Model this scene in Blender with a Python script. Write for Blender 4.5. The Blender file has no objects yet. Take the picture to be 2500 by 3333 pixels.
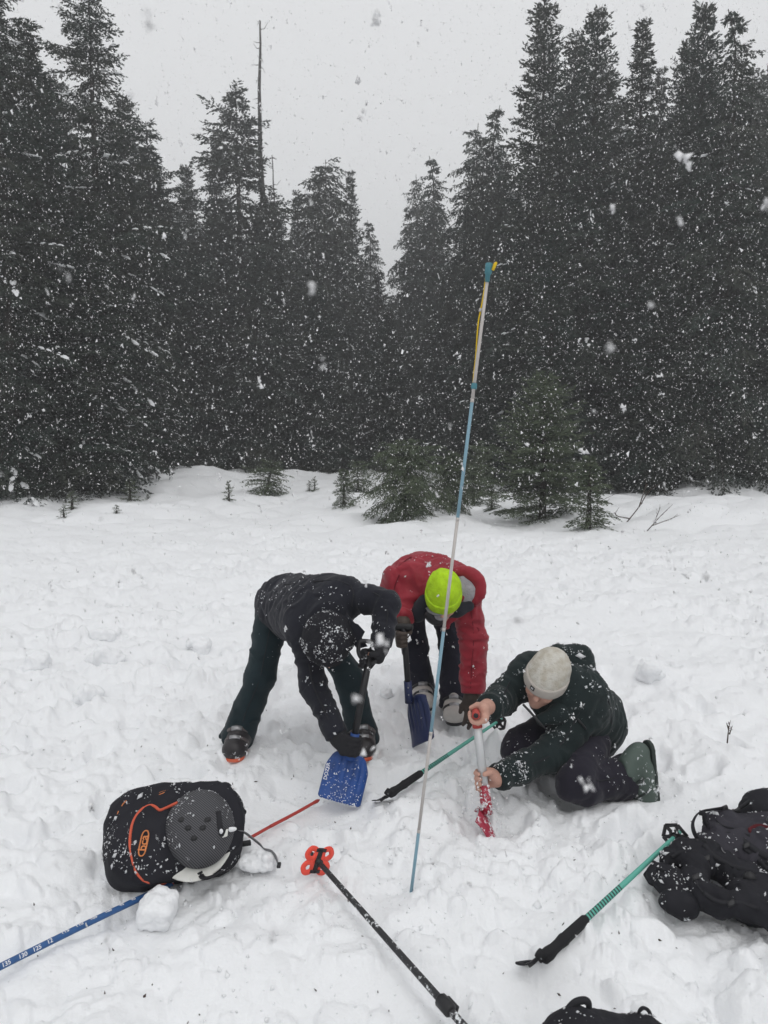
import bpy, math, time
import numpy as np
from mathutils import Vector, Matrix
T0 = time.time()
sc = bpy.context.scene
COL = sc.collection
R = math.radians

# ---------------------------------------------------------------- camera
F_PX, CX, CY = 2400.0, 1250.0, 1666.5          # focal length and centre in photograph pixels (2500 x 3333)
CAM_Z, PITCH = 1.65, R(6.0)
cd = bpy.data.cameras.new('camera')
cam = bpy.data.objects.new('camera', cd)
COL.objects.link(cam)
cam.location = (0, 0, CAM_Z)
cam.rotation_euler = (math.pi / 2 - PITCH, 0, 0)
cd.sensor_fit = 'VERTICAL'
cd.sensor_height = 36.0
cd.lens = F_PX / 3333.0 * 36.0
cd.clip_start, cd.clip_end = 0.05, 600
cd.dof.use_dof = True
cd.dof.focus_distance = 3.9
cd.dof.aperture_fstop = 6.0                     # about a phone lens: 3 mm pupil
sc.camera = cam

# ---------------------------------------------------------------- world, sun, exposure
w = bpy.data.worlds.new('World')
sc.world = w
w.use_nodes = True
nt = w.node_tree
nt.nodes.clear()
SUN_EL, SUN_ROT = 58.0, 160.0
sky = nt.nodes.new('ShaderNodeTexSky')
sky.sky_type = 'NISHITA'
sky.sun_disc = False
sky.sun_elevation = R(SUN_EL)
sky.sun_rotation = R(SUN_ROT)
sky.dust_density = 6.0
sky.air_density = 1.5
hs = nt.nodes.new('ShaderNodeHueSaturation')
hs.inputs['Saturation'].default_value = 0.06     # cloud deck: the colour of the clear sky is gone
mx = nt.nodes.new('ShaderNodeMixRGB')
mx.inputs['Fac'].default_value = 0.85
mx.inputs['Color2'].default_value = (8.5, 8.6, 8.75, 1)
bg = nt.nodes.new('ShaderNodeBackground')
bg.inputs['Strength'].default_value = 0.113
wo = nt.nodes.new('ShaderNodeOutputWorld')
nt.links.new(sky.outputs[0], hs.inputs['Color'])
nt.links.new(hs.outputs[0], mx.inputs['Color1'])
nt.links.new(mx.outputs[0], bg.inputs['Color'])
nt.links.new(bg.outputs[0], wo.inputs['Surface'])
sd = bpy.data.lights.new('sun', 'SUN')
sd.energy = 0.5
sd.angle = R(50)
sd.color = (1.0, 0.98, 0.95)
sun = bpy.data.objects.new('sun', sd)
COL.objects.link(sun)
sun.rotation_euler = (R(90 - SUN_EL), 0, R(180 - SUN_ROT))
sc.view_settings.view_transform = 'Standard'
sc.view_settings.look = 'None'
sc.view_settings.exposure = 0.0
sc.view_settings.gamma = 1.0
sc.view_settings.use_curve_mapping = False
sc.render.engine = 'CYCLES'
cy = sc.cycles
cy.use_denoising = True
cy.max_bounces = 7
cy.diffuse_bounces = 3
cy.glossy_bounces = 2
cy.transmission_bounces = 2
cy.transparent_max_bounces = 6
cy.volume_bounces = 0
cy.caustics_reflective = cy.caustics_refractive = False
cy.use_adaptive_sampling = True
cy.adaptive_threshold = 0.02

# ---------------------------------------------------------------- pixels to places
CP, SP = math.cos(PITCH), math.sin(PITCH)
def ray(px, py):
    a, b = (px - CX) / F_PX, (CY - py) / F_PX
    return np.array([a, CP + b * SP, -SP + b * CP])
def at(px, py, Y):                               # the point of that line of sight at depth Y (metres ahead)
    d = ray(px, py)
    return np.array([0, 0, CAM_Z]) + d * (Y / d[1])
def V3(*a): return np.array(a, float)
def unit(v):
    v = np.asarray(v, float)
    return v / max(np.linalg.norm(v), 1e-9)
def smooth(a, b, x):
    t = np.clip((x - a) / (b - a), 0, 1)
    return t * t * (3 - 2 * t)

# ---------------------------------------------------------------- noise
_rg = np.random.default_rng(11)
PERM = _rg.permutation(256).astype(np.int64)
_ga = _rg.random(256) * 2 * math.pi
GX, GY = np.cos(_ga), np.sin(_ga)
RND = _rg.random(256)
def hsh(a, b, s=0): return PERM[(PERM[(a + s * 17) & 255] + b) & 255]
def pn2(x, y, s=0):
    x = np.asarray(x, float); y = np.asarray(y, float)
    xi = np.floor(x).astype(np.int64); yi = np.floor(y).astype(np.int64)
    xf, yf = x - xi, y - yi
    u = xf ** 3 * (xf * (xf * 6 - 15) + 10); v = yf ** 3 * (yf * (yf * 6 - 15) + 10)
    def g(i, j):
        h = hsh(xi + i, yi + j, s)
        return GX[h] * (xf - i) + GY[h] * (yf - j)
    a = g(0, 0); b = g(1, 0); c = g(0, 1); d = g(1, 1)
    return (a + (b - a) * u) + ((c + (d - c) * u) - (a + (b - a) * u)) * v
def fbm2(x, y, s=0, o=3):
    r = 0; a = 1.0
    for k in range(o):
        r = r + a * pn2(x * 2 ** k, y * 2 ** k, s + k); a *= .5
    return r
def vn3(p, s=0):                                 # smooth value noise, -1..1
    pi = np.floor(p).astype(np.int64); f = p - pi
    f = f * f * (3 - 2 * f)
    def g(i, j, k):
        return RND[PERM[(hsh(pi[..., 0] + i, pi[..., 1] + j, s) + pi[..., 2] + k) & 255]]
    x, y, z = f[..., 0], f[..., 1], f[..., 2]
    def l(a, b, t): return a + (b - a) * t
    return 2 * l(l(l(g(0,0,0), g(1,0,0), x), l(g(0,1,0), g(1,1,0), x), y),
                 l(l(g(0,0,1), g(1,0,1), x), l(g(0,1,1), g(1,1,1), x), y), z) - 1
def clods(x, y, cell, prob, r0, r1, flat, s):    # rounded lumps of snow
    x = x / cell; y = y / cell
    xi = np.floor(x).astype(np.int64); yi = np.floor(y).astype(np.int64)
    out = np.zeros_like(x)
    for i in (-1, 0, 1):
        for j in (-1, 0, 1):
            h = hsh(xi + i, yi + j, s)
            on = RND[h] < prob
            h2 = PERM[(h + 91) & 255]; h3 = PERM[(h + 47) & 255]; h4 = PERM[(h + 133) & 255]
            dx = (xi + i + RND[h2]) - x; dy = (yi + j + RND[h3]) - y
            r = (r0 + (r1 - r0) * RND[h4]) / cell
            an = RND[h2] * 6.28; st = 1 + .6 * RND[h3]
            ca, sa = np.cos(an), np.sin(an)
            q = ((dx * ca + dy * sa) ** 2 + ((dy * ca - dx * sa) * st) ** 2) / (r * r)
            out = np.maximum(out, np.where(on & (q < 1), np.sqrt(np.maximum(1 - q, 0)) * r * cell * flat, 0))
    return out

# ---------------------------------------------------------------- height of the snow
MOUNDS = []                                      # x, y, radius, height
for px, py, Y, r, hgt in ((500,1525,24,3.2,.34),(620,1550,23,2.0,.16),(880,1538,27,3.0,.16),(1230,1548,28,3.0,.10),
        (2150,1548,25,2.6,.26),(2330,1540,22,2.0,.36),(2470,1600,15.5,2.3,.36),(150,1605,18,1.6,.12),(330,1570,19,1.0,.16),
        (2000,1560,26,2.0,.1),(560,1660,16,1.6,.10),(700,1650,17,1.1,.12),(330,1690,14,1.5,.08),(2250,1680,14,2.0,.10),
        (1720,1690,16.4,1.2,.10),(1300,1700,15.5,1.0,.06)):
    g = at(px, py, Y); MOUNDS.append((g[0], Y, r, hgt * (1.35 if Y > 18 else 1.1)))
def pit(px, py, r, dep):
    d = ray(px, py); t = -CAM_Z / d[2]
    return (d[0] * t, d[1] * t, r, dep)
PITS = [pit(930, 2590, .36, .05), pit(1120, 2600, .25, .03), pit(560, 2860, .33, .045),
        pit(1230, 2840, .25, .03), pit(2330, 2900, .30, .05), pit(1480, 2420, .30, .03), pit(2330, 2860, .30, .02),
        pit(756, 2485, .16, .05), pit(1192, 2462, .16, .05), pit(1384, 2305, .16, .05), pit(1478, 2352, .16, .05), pit(300, 2250, .25, .05), pit(420, 2330, .2, .04), pit(1840, 2560, .3, .03)]
_pr = np.random.default_rng(15); PRINTS = []
for k in range(150):
    if k < 70: a_, r_ = _pr.uniform(0, 6.28), 2.3 * math.sqrt(_pr.random()); q_ = (.1 + a_ * 0 + r_ * math.cos(a_) * 1.3, 3.7 + r_ * math.sin(a_))
    else: q_ = (_pr.uniform(-3.5, 3.5), _pr.uniform(2.0, 10))
    if q_[1] < 2.75: continue
    PRINTS.append((q_[0], q_[1], _pr.uniform(0, 3.14), _pr.uniform(.13, .18), _pr.uniform(.025, .065)))
def flat_hit(px, py):
    d = ray(px, py); t = -CAM_Z / d[2]; return (d[0] * t, d[1] * t)
TROUGHS = [(flat_hit(2222, 2705), flat_hit(1768, 3128), .030), (flat_hit(1640, 2340), flat_hit(1268, 2590), .025), (flat_hit(1010, 2775), flat_hit(1500, 3330), .030),
           (flat_hit(-80, 3190), flat_hit(540, 2885), .025)]
def Hbase(x, y):
    x = np.asarray(x, float); y = np.asarray(y, float)
    far = smooth(10.0, 15.0, y + 2.2 * pn2(x * .25, y * .25, 3) + .10 * np.abs(x) ** 1.3)
    z = (.05 * pn2(x * .9, y * .9, 5) + .035 * pn2(x * 2.1, y * 2.1, 6)) * (1 - far)
    bil = np.abs(pn2(x * .42, y * .42, 8))
    z = z + far * (.42 * bil + .22 * np.abs(pn2(x * .95 + 3, y * .95, 9)) - .17)
    for mx_, my_, r, h in MOUNDS:
        z = z + h * np.exp(-(((x - mx_) ** 2 + (y - my_) ** 2 * .6) / (r * r)) * 1.6)
    for mx_, my_, r, h in PITS:
        z = z - h * np.exp(-((x - mx_) ** 2 + (y - my_) ** 2) / (r * r) * 1.8)
    z = z + .004 * np.maximum(y - 24, 0) ** 1.4
    return z, far
def Hfull(x, y):
    z, far = Hbase(x, y)
    n = 1 - far
    wx = x + .09 * pn2(x * 3.1, y * 3.1, 21) + .035 * pn2(x * 9, y * 9, 22)
    wy = y + .09 * pn2(x * 3.1 + 9, y * 3.1, 23) + .035 * pn2(x * 9, y * 9 + 5, 24)
    amp = .38 + 1.15 * np.clip(pn2(x * .75, y * .75, 31) + .35, 0, 1)      # trampled and loose patches
    d = .105 * np.abs(pn2(wx * 2.1, wy * 2.1, 32)) + .062 * np.abs(pn2(wx * 5.2, wy * 5.2, 33)) - .036
    d = d + .030 * np.abs(pn2(wx * 11, wy * 11, 37)) + .011 * np.abs(pn2(wx * 25, wy * 25, 34)) + .0035 * pn2(wx * 55, wy * 55, 38)
    d = d + clods(wx, wy, .34, .36, .05, .12, .50, 6)
    d = d + clods(wx, wy, .15, .55, .025, .06, .65, 1) + clods(wx, wy, .07, .55, .010, .028, .75, 2)
    for mx_, my_, r, h in PITS[:2]:
        d = d * (1 - .75 * np.exp(-((x - mx_) ** 2 + (y - my_) ** 2) / (r * r) * 2.2))
    d = d + (.15 * np.abs(pn2(wx * 1.05 + 7, wy * 1.05, 51)) + .06 * np.abs(pn2(wx * 2.6, wy * 2.6, 52)) - .04) * smooth(4.2, 6.5, y)
    z = z + n * amp * d
    sel = (y > 1.2) & (y < 12) & (np.abs(x) < 8)
    xs, ys = x[sel], y[sel]; dz = np.zeros_like(xs)
    for fx_, fy_, fa, fl_, fd in PRINTS:                  # boot holes with pushed-up rims
        m_ = (np.abs(xs - fx_) < .4) & (np.abs(ys - fy_) < .4)
        if not m_.any(): continue
        a = xs[m_] - fx_; b = ys[m_] - fy_; ca, sa = math.cos(fa), math.sin(fa)
        q = np.sqrt(((a * ca + b * sa) / fl_) ** 2 + ((b * ca - a * sa) / .075) ** 2) + .25 * pn2(xs[m_] * 14, ys[m_] * 14, 61)
        dz[m_] += -fd * (1 - smooth(.65, 1.05, q)) + .35 * fd * np.exp(-((q - 1.25) / .25) ** 2)
    for (ax_, ay_), (bx_, by_), td in TROUGHS:            # dents pressed by the things lying on the snow
        Lx, Ly = bx_ - ax_, by_ - ay_; t = np.clip(((xs - ax_) * Lx + (ys - ay_) * Ly) / (Lx * Lx + Ly * Ly), 0, 1)
        q = np.hypot(xs - ax_ - t * Lx, ys - ay_ - t * Ly)
        dz += -td * np.exp(-(q / .030) ** 2) + .25 * td * np.exp(-((q - .07) / .03) ** 2)
    z[sel] = z[sel] + dz
    rip = .030 * np.abs(pn2(wx * .9, wy * 2.6, 41)) + .02 * np.abs(pn2(wx * 2.3, wy * 4.5, 42)) + .008 * pn2(wx * 7, wy * 7, 43)
    return z + (.25 + .75 * far) * far * rip * 1.5
def Hg(x, y):                                    # local average height, for setting things down
    return float(Hbase(np.array([x]), np.array([y]))[0][0]) + .03
def gnd(px, py, dz=0.0):                         # where that line of sight meets the snow
    d = ray(px, py); lo, hi = .8, 60.0
    for k in range(50):
        m = (lo + hi) / 2
        p = np.array([0, 0, CAM_Z]) + d * m
        if p[2] > Hg(p[0], p[1]) + dz: lo = m
        else: hi = m
    return p

# ---------------------------------------------------------------- materials
def mat(name, col, rough=.6, spec=.3, bump=None, var=0, metal=0, vscale=6, snow=None, sss=0, col2=None, sheen=0):
    m = bpy.data.materials.new(name); m.use_nodes = True
    n = m.node_tree.nodes; l = m.node_tree.links
    b = n['Principled BSDF']
    b.inputs['Base Color'].default_value = (*col, 1)
    b.inputs['Roughness'].default_value = rough
    b.inputs['Specular IOR Level'].default_value = spec
    b.inputs['Metallic'].default_value = metal
    if sheen: b.inputs['Sheen Weight'].default_value = sheen
    if sss:
        b.inputs['Subsurface Weight'].default_value = sss
        b.inputs['Subsurface Radius'].default_value = (1, .6, .4)
        b.inputs['Subsurface Scale'].default_value = .01
    tc = n.new('ShaderNodeTexCoord')
    cur = None
    if var or col2:
        nz = n.new('ShaderNodeTexNoise'); nz.inputs['Scale'].default_value = vscale; nz.inputs['Detail'].default_value = 5
        l.new(tc.outputs['Object'], nz.inputs['Vector'])
        mixn = n.new('ShaderNodeMixRGB')
        rmp = n.new('ShaderNodeValToRGB'); rmp.color_ramp.elements[0].position = .35; rmp.color_ramp.elements[1].position = .65
        l.new(nz.outputs['Fac'], rmp.inputs['Fac']); l.new(rmp.outputs['Color'], mixn.inputs['Fac'])
        c2 = col2 or tuple(c * (1 - var) for c in col)
        mixn.inputs['Color1'].default_value = (*col, 1); mixn.inputs['Color2'].default_value = (*c2, 1)
        cur = mixn.outputs['Color']
    if snow:                                      # thin dusting of snow caught in the fabric: (scale, threshold)
        nz = n.new('ShaderNodeTexNoise'); nz.inputs['Scale'].default_value = snow[0]; nz.inputs['Detail'].default_value = 8; nz.inputs['Roughness'].default_value = .7
        l.new(tc.outputs['Object'], nz.inputs['Vector'])
        nz2 = n.new('ShaderNodeTexNoise'); nz2.inputs['Scale'].default_value = snow[0] * .16; nz2.inputs['Detail'].default_value = 2
        l.new(tc.outputs['Object'], nz2.inputs['Vector'])
        ad = n.new('ShaderNodeMath'); ad.operation = 'MULTIPLY_ADD'
        l.new(nz2.outputs['Fac'], ad.inputs[0]); ad.inputs[1].default_value = .5; l.new(nz.outputs['Fac'], ad.inputs[2])
        rp = n.new('ShaderNodeValToRGB'); rp.color_ramp.elements[0].position = snow[1]; rp.color_ramp.elements[1].position = snow[1] + .05
        l.new(ad.outputs[0], rp.inputs['Fac'])
        ms = n.new('ShaderNodeMixRGB'); l.new(rp.outputs['Color'], ms.inputs['Fac'])
        if cur: l.new(cur, ms.inputs['Color1'])
        else: ms.inputs['Color1'].default_value = (*col, 1)
        ms.inputs['Color2'].default_value = (.75, .77, .79, 1)
        cur = ms.outputs['Color']
    if cur: l.new(cur, b.inputs['Base Color'])
    if bump:
        last = None
        for sc_, st, ds in bump:
            nz = n.new('ShaderNodeTexNoise'); nz.inputs['Scale'].default_value = sc_; nz.inputs['Detail'].default_value = 4
            l.new(tc.outputs['Object'], nz.inputs['Vector'])
            bp = n.new('ShaderNodeBump'); bp.inputs['Strength'].default_value = st; bp.inputs['Distance'].default_value = ds
            l.new(nz.outputs['Fac'], bp.inputs['Height'])
            if last: l.new(last, bp.inputs['Normal'])
            last = bp.outputs['Normal']
        l.new(last, b.inputs['Normal'])
    return m
M = {}
M['snow'] = mat('snow', (.87, .88, .895), .75, .15, bump=[(55, .35, .012), (190, .35, .004)], sss=.0)
M['flake'] = mat('flake', (.9, .9, .91), .8, .1)
M['fleck'] = mat('fleck', (.66, .67, .69), .8, .1)
M['needles'] = mat('needles', (.024, .040, .032), .7, .25, col2=(.046, .050, .038), vscale=.5)
M['needles_young'] = mat('needles_young', (.105, .128, .078), .65, .25, col2=(.072, .095, .060), vscale=3)
M['bark'] = mat('bark', (.055, .047, .042), .9, .1, bump=[(14, .8, .05)], var=.4, vscale=5)
M['dead'] = mat('dead_wood', (.10, .092, .088), .9, .1, bump=[(14, .8, .05)], var=.4, vscale=5)
M['twig'] = mat('twig', (.07, .05, .042), .9, .1)
fab = [(130, .25, .002), (18, .35, .012)]
M['black_jacket'] = mat('black_jacket', (.016, .017, .025), .8, .2, bump=fab, var=.25, vscale=5, snow=(80, .97), sheen=.1)
M['teal_pants'] = mat('teal_pants', (.012, .025, .031), .8, .2, bump=fab, var=.25, vscale=5, sheen=.1)
M['navy_pants'] = mat('navy_pants', (.016, .017, .030), .8, .2, bump=fab, var=.2, vscale=5, sheen=.1)
M['plum_pants'] = mat('plum_pants', (.017, .015, .025), .8, .2, bump=fab, var=.2, vscale=5, snow=(70, .98), sheen=.1)
M['red_jacket'] = mat('red_jacket', (.32, .018, .034), .6, .3, bump=fab, var=.22, vscale=7, snow=(80, .97), sheen=.1)
M['red_dark'] = mat('red_dark', (.16, .010, .02), .7, .2)
M['red_lining'] = mat('red_lining', (.45, .03, .05), .7, .2, bump=fab)
M['green_jacket'] = mat('green_jacket', (.012, .021, .022), .8, .2, bump=fab, var=.25, vscale=5, snow=(55, .92), sheen=.1)
M['black_knit'] = mat('black_knit', (.020, .020, .024), .9, .1, bump=[(160, .6, .006)], snow=(46, .90))
M['neon'] = mat('neon_knit', (.46, .72, .02), .8, .2, bump=[(160, .6, .004), (22, .5, .014)], var=.22, vscale=26)
M['cream_knit'] = mat('cream_knit', (.50, .46, .42), .9, .1, bump=[(160, .5, .004)], var=.12, vscale=14)
M['cream_knit_snow'] = mat('cream_knit_snow', (.47, .43, .36), .9, .1, bump=[(120, .8, .008)], col2=(.60, .58, .53), vscale=30)
M['grey_fleece'] = mat('grey_fleece', (.42, .40, .43), .95, .1, bump=[(90, .6, .008)], var=.2, vscale=20)
M['skin'] = mat('skin', (.56, .32, .25), .55, .3, bump=[(120, .15, .002)], var=.12, vscale=25)
M['black_glove'] = mat('black_glove', (.016, .016, .019), .7, .25, bump=fab, snow=(75, .98))
M['brown_glove'] = mat('brown_leather', (.075, .056, .046), .6, .3, bump=fab, var=.4, vscale=16)
M['black_plastic'] = mat('black_plastic', (.016, .016, .018), .45, .4, snow=(70, .95))
M['black_plastic_clean'] = mat('black_plastic_clean', (.016, .016, .018), .45, .4)
M['webbing'] = mat('webbing', (.024, .024, .028), .8, .2)
M['grey_webbing'] = mat('grey_webbing', (.2, .2, .21), .8, .2)
M['boot_black'] = mat('boot_black', (.022, .019, .021), .4, .4, snow=(60, .86))
M['boot_orange'] = mat('boot_orange', (.62, .12, .055), .5, .4, snow=(60, .9))
M['boot_white'] = mat('boot_white', (.56, .53, .50), .5, .4, var=.15, vscale=20, snow=(60, .93))
M['boot_green'] = mat('boot_green', (.085, .115, .10), .55, .3, var=.2, vscale=12, snow=(36, .85))
M['boot_strap'] = mat('boot_strap', (.10, .085, .085), .5, .4, snow=(60, .9))
M['boot_dark'] = mat('boot_dark', (.03, .04, .036), .6, .3, snow=(40, .86))
M['metal'] = mat('buckle_metal', (.35, .35, .36), .4, .5, metal=.6)
M['blade_blue'] = mat('blade_blue', (.018, .075, .29), .45, .4, var=.35, vscale=14, snow=(60, .90))
M['blade_navy'] = mat('blade_navy', (.016, .026, .085), .42, .4, snow=(60, .97))
M['blade_red'] = mat('blade_red', (.33, .022, .05), .5, .35, snow=(50, .74))
M['alu'] = mat('aluminium', (.56, .57, .58), .4, .5, metal=.35)
M['blade_red_snowy'] = mat('blade_red_snowy', (.36, .022, .05), .45, .4, snow=(45, .70))
M['alu_snow'] = mat('aluminium_snow', (.5, .5, .51), .5, .4, snow=(45, .70))
M['probe_silver'] = mat('probe_silver', (.50, .47, .45), .45, .4, metal=.2)
M['probe_blue'] = mat('probe_blue', (.20, .34, .42), .45, .4)
M['probe_cap'] = mat('probe_cap', (.06, .20, .24), .5, .4)
M['cord'] = mat('yellow_cord', (.70, .48, .03), .8, .2)
M['deep_blue'] = mat('deep_blue_tube', (.030, .105, .28), .4, .4, var=.15, vscale=30)
M['red_tube'] = mat('red_tube', (.42, .045, .035), .45, .4, snow=(60, .93))
M['white_print'] = mat('white_print', (.8, .8, .82), .6, .2)
M['orange_print'] = mat('orange_print', (.62, .22, .08), .6, .2)
M['orange_zip'] = mat('orange_zip', (.60, .11, .06), .6, .25, snow=(45, .96))
M['pack_black'] = mat('pack_black', (.019, .019, .025), .75, .2, bump=fab, var=.25, vscale=7, snow=(40, .93))
M['pack_dark'] = mat('pack_dark', (.019, .019, .024), .75, .2, bump=fab, var=.25, vscale=7, snow=(34, .93))
M['pack_grey'] = mat('pack_grey', (.040, .038, .048), .75, .2, bump=fab, var=.25, vscale=7, snow=(40, .95))
M['dark_red'] = mat('dark_red_cloth', (.09, .012, .016), .75, .2, bump=fab)
M['helmet_white'] = mat('helmet_white', (.70, .70, .66), .45, .4, var=.08, vscale=20)
M['red_basket'] = mat('red_basket', (.85, .085, .055), .5, .35)
M['pole_black'] = mat('pole_black', (.028, .028, .031), .5, .35, snow=(70, .82))
M['foam'] = mat('foam_grip', (.022, .022, .024), .85, .15, snow=(60, .96))
# helmet carrier: grey mesh of fine parallel threads
m = mat('carrier_mesh', (.03, .03, .034), .7, .25)
n = m.node_tree.nodes; l = m.node_tree.links
tc = n.new('ShaderNodeTexCoord'); wv = n.new('ShaderNodeTexWave'); wv.wave_type = 'BANDS'; wv.bands_direction = 'DIAGONAL'
wv.inputs['Scale'].default_value = 55; wv.inputs['Distortion'].default_value = .6
l.new(tc.outputs['Object'], wv.inputs['Vector'])
rp = n.new('ShaderNodeValToRGB'); rp.color_ramp.elements[0].color = (.020, .020, .023, 1); rp.color_ramp.elements[1].color = (.115, .115, .125, 1)
l.new(wv.outputs['Fac'], rp.inputs['Fac'])
nz = n.new('ShaderNodeTexNoise'); nz.inputs['Scale'].default_value = 24; nz.inputs['Detail'].default_value = 8; nz.inputs['Roughness'].default_value = .7
l.new(tc.outputs['Object'], nz.inputs['Vector'])
r2 = n.new('ShaderNodeValToRGB'); r2.color_ramp.elements[0].position = .64; r2.color_ramp.elements[1].position = .70
l.new(nz.outputs['Fac'], r2.inputs['Fac'])
ms = n.new('ShaderNodeMixRGB'); l.new(r2.outputs['Color'], ms.inputs['Fac']); l.new(rp.outputs['Color'], ms.inputs['Color1'])
ms.inputs['Color2'].default_value = (.74, .76, .78, 1)
l.new(ms.outputs['Color'], n['Principled BSDF'].inputs['Base Color'])
M['carrier_mesh'] = m
# mint pole shaft: printed dark chevrons along part of its length (object Z runs along the pole)
def chevron_mat(name, z0, z1):
    m = mat(name, (.115, .42, .34), .45, .4)
    n = m.node_tree.nodes; l = m.node_tree.links
    tc = n.new('ShaderNodeTexCoord'); sx = n.new('ShaderNodeSeparateXYZ'); l.new(tc.outputs['Object'], sx.inputs[0])
    def mth(op, a, b):
        q = n.new('ShaderNodeMath'); q.operation = op
        for k, v in enumerate((a, b)):
            if v is None: continue
            if isinstance(v, (int, float)): q.inputs[k].default_value = v
            else: l.new(v, q.inputs[k])
        return q.outputs[0]
    ax = mth('ABSOLUTE', sx.outputs['X'], None)
    zz = mth('ADD', sx.outputs['Z'], mth('MULTIPLY', ax, 1.0))
    fr = mth('FRACT', mth('MULTIPLY', zz, 1 / .0165), None)
    band = mth('LESS_THAN', fr, .45)
    lim = mth('MULTIPLY', mth('GREATER_THAN', sx.outputs['Z'], z0), mth('LESS_THAN', sx.outputs['Z'], z1))
    gap = mth('GREATER_THAN', ax, .0012)
    f = mth('MULTIPLY', mth('MULTIPLY', band, lim), gap)
    mm = n.new('ShaderNodeMixRGB'); l.new(f, mm.inputs['Fac'])
    mm.inputs['Color1'].default_value = (.115, .42, .34, 1); mm.inputs['Color2'].default_value = (.012, .03, .03, 1)
    l.new(mm.outputs[0], n['Principled BSDF'].inputs['Base Color'])
    return m

# ---------------------------------------------------------------- object helpers
def mesh_np(name, v, faces):                     # faces: (n,3) or (n,4) array
    v = np.ascontiguousarray(v, np.float32); faces = np.ascontiguousarray(faces, np.int32)
    me = bpy.data.meshes.new(name)
    nf, k = faces.shape
    me.vertices.add(len(v)); me.vertices.foreach_set('co', v.ravel())
    me.loops.add(nf * k); me.loops.foreach_set('vertex_index', faces.ravel())
    me.polygons.add(nf); me.polygons.foreach_set('loop_start', np.arange(0, nf * k, k, dtype=np.int32))
    me.polygons.foreach_set('loop_total', np.full(nf, k, np.int32))
    me.update(calc_edges=True)
    return me
def link(name, me, m, parent=None, sm=True):
    o = bpy.data.objects.new(name, me)
    COL.objects.link(o)
    if m is not None and len(me.materials) == 0: me.materials.append(m)
    if sm and len(me.polygons): me.polygons.foreach_set('use_smooth', np.ones(len(me.polygons), bool))
    if parent is not None: o.parent = parent
    return o
def tag(o, label=None, cat=None, group=None, kind=None):
    if label: o['label'] = label
    if cat: o['category'] = cat
    if group: o['group'] = group
    if kind: o['kind'] = kind
    return o
def thing(name, label, cat, loc, group=None):
    o = bpy.data.objects.new(name, None); COL.objects.link(o)
    o.location = tuple(loc); o.empty_display_size = .1
    return tag(o, label, cat, group)
def base(o): return np.array(o.location)
class MB:                                        # collects mixed polygons
    def __init__(s): s.v = []; s.f = []
    def add(s, v, f):
        k = len(s.v); s.v += [tuple(map(float, q)) for q in v]; s.f += [tuple(i + k for i in q) for q in f]
    def box(s, c, ax, half, taper=1.0):          # ax: three unit vectors, half: half sizes; taper shrinks the +z end
        c = np.array(c); a, b, d = [np.array(q) for q in ax]; v = []
        for z in (-1, 1):
            t = taper if z > 0 else 1
            for x, y in ((-1, -1), (1, -1), (1, 1), (-1, 1)):
                v.append(c + a * half[0] * x * t + b * half[1] * y * t + d * half[2] * z)
        s.add(v, [(3, 2, 1, 0), (4, 5, 6, 7), (0, 1, 5, 4), (1, 2, 6, 5), (2, 3, 7, 6), (3, 0, 4, 7)])
    def tube(s, pts, rad, n=8, flat=None, up=None, cap=True):   # swept tube; flat=(w,h) makes a strap
        pts = [np.array(p, float) for p in pts]
        if np.isscalar(rad): rad = [rad] * len(pts)
        tan = [unit(pts[min(i + 1, len(pts) - 1)] - pts[max(i - 1, 0)]) for i in range(len(pts))]
        u = np.array(up if up is not None else (0, 0, 1.0))
        if abs(u @ tan[0]) > .95: u = np.array((1.0, 0, 0))
        v = []
        for i, p in enumerate(pts):
            u = u - tan[i] * (u @ tan[i]); u = unit(u); w_ = np.cross(tan[i], u)
            for k in range(n):
                a = 2 * math.pi * (k + .5) / n
                ca, sa = math.cos(a), math.sin(a)
                if flat:
                    ca = math.copysign(abs(ca) ** .5, ca) * flat[0]; sa = math.copysign(abs(sa) ** .5, sa) * flat[1]
                v.append(p + rad[i] * (w_ * ca + u * sa))
        m = len(pts); f = []
        for i in range(m - 1):
            for k in range(n):
                a = i * n + k; b = i * n + (k + 1) % n
                f.append((a, b, b + n, a + n))
        if cap: f += [tuple(range(n - 1, -1, -1)), tuple(range((m - 1) * n, m * n))]
        s.add(v, f)
    def build(s, name, m, parent=None, sm=True, world=True):
        me = bpy.data.meshes.new(name)
        off = base(parent) if (parent is not None and world) else np.zeros(3)
        if parent is not None and world and parent.parent is not None: off = off + base(parent.parent)
        me.from_pydata([tuple(np.array(q) - off) for q in s.v], [], s.f)
        me.update()
        return link(name, me, m, parent, sm)
def spline(pts, n=24):                            # Catmull-Rom through points
    P = [np.array(p, float) for p in pts]
    P = [2 * P[0] - P[1]] + P + [2 * P[-1] - P[-2]]
    out = []; seg = len(P) - 3
    for k in range(n + 1):
        t = k / n * seg; i = min(int(t), seg - 1); t -= i
        a, b, c, d = P[i:i + 4]
        out.append(.5 * ((2 * b) + (c - a) * t + (2 * a - 5 * b + 4 * c - d) * t * t + (-a + 3 * b - 3 * c + d) * t ** 3))
    return out
_bx = None
def bevel(o, w_=.004, seg=2):
    b = o.modifiers.new('bevel', 'BEVEL'); b.width = w_; b.segments = seg; b.limit_method = 'ANGLE'; b.angle_limit = R(35)
    return o

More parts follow.
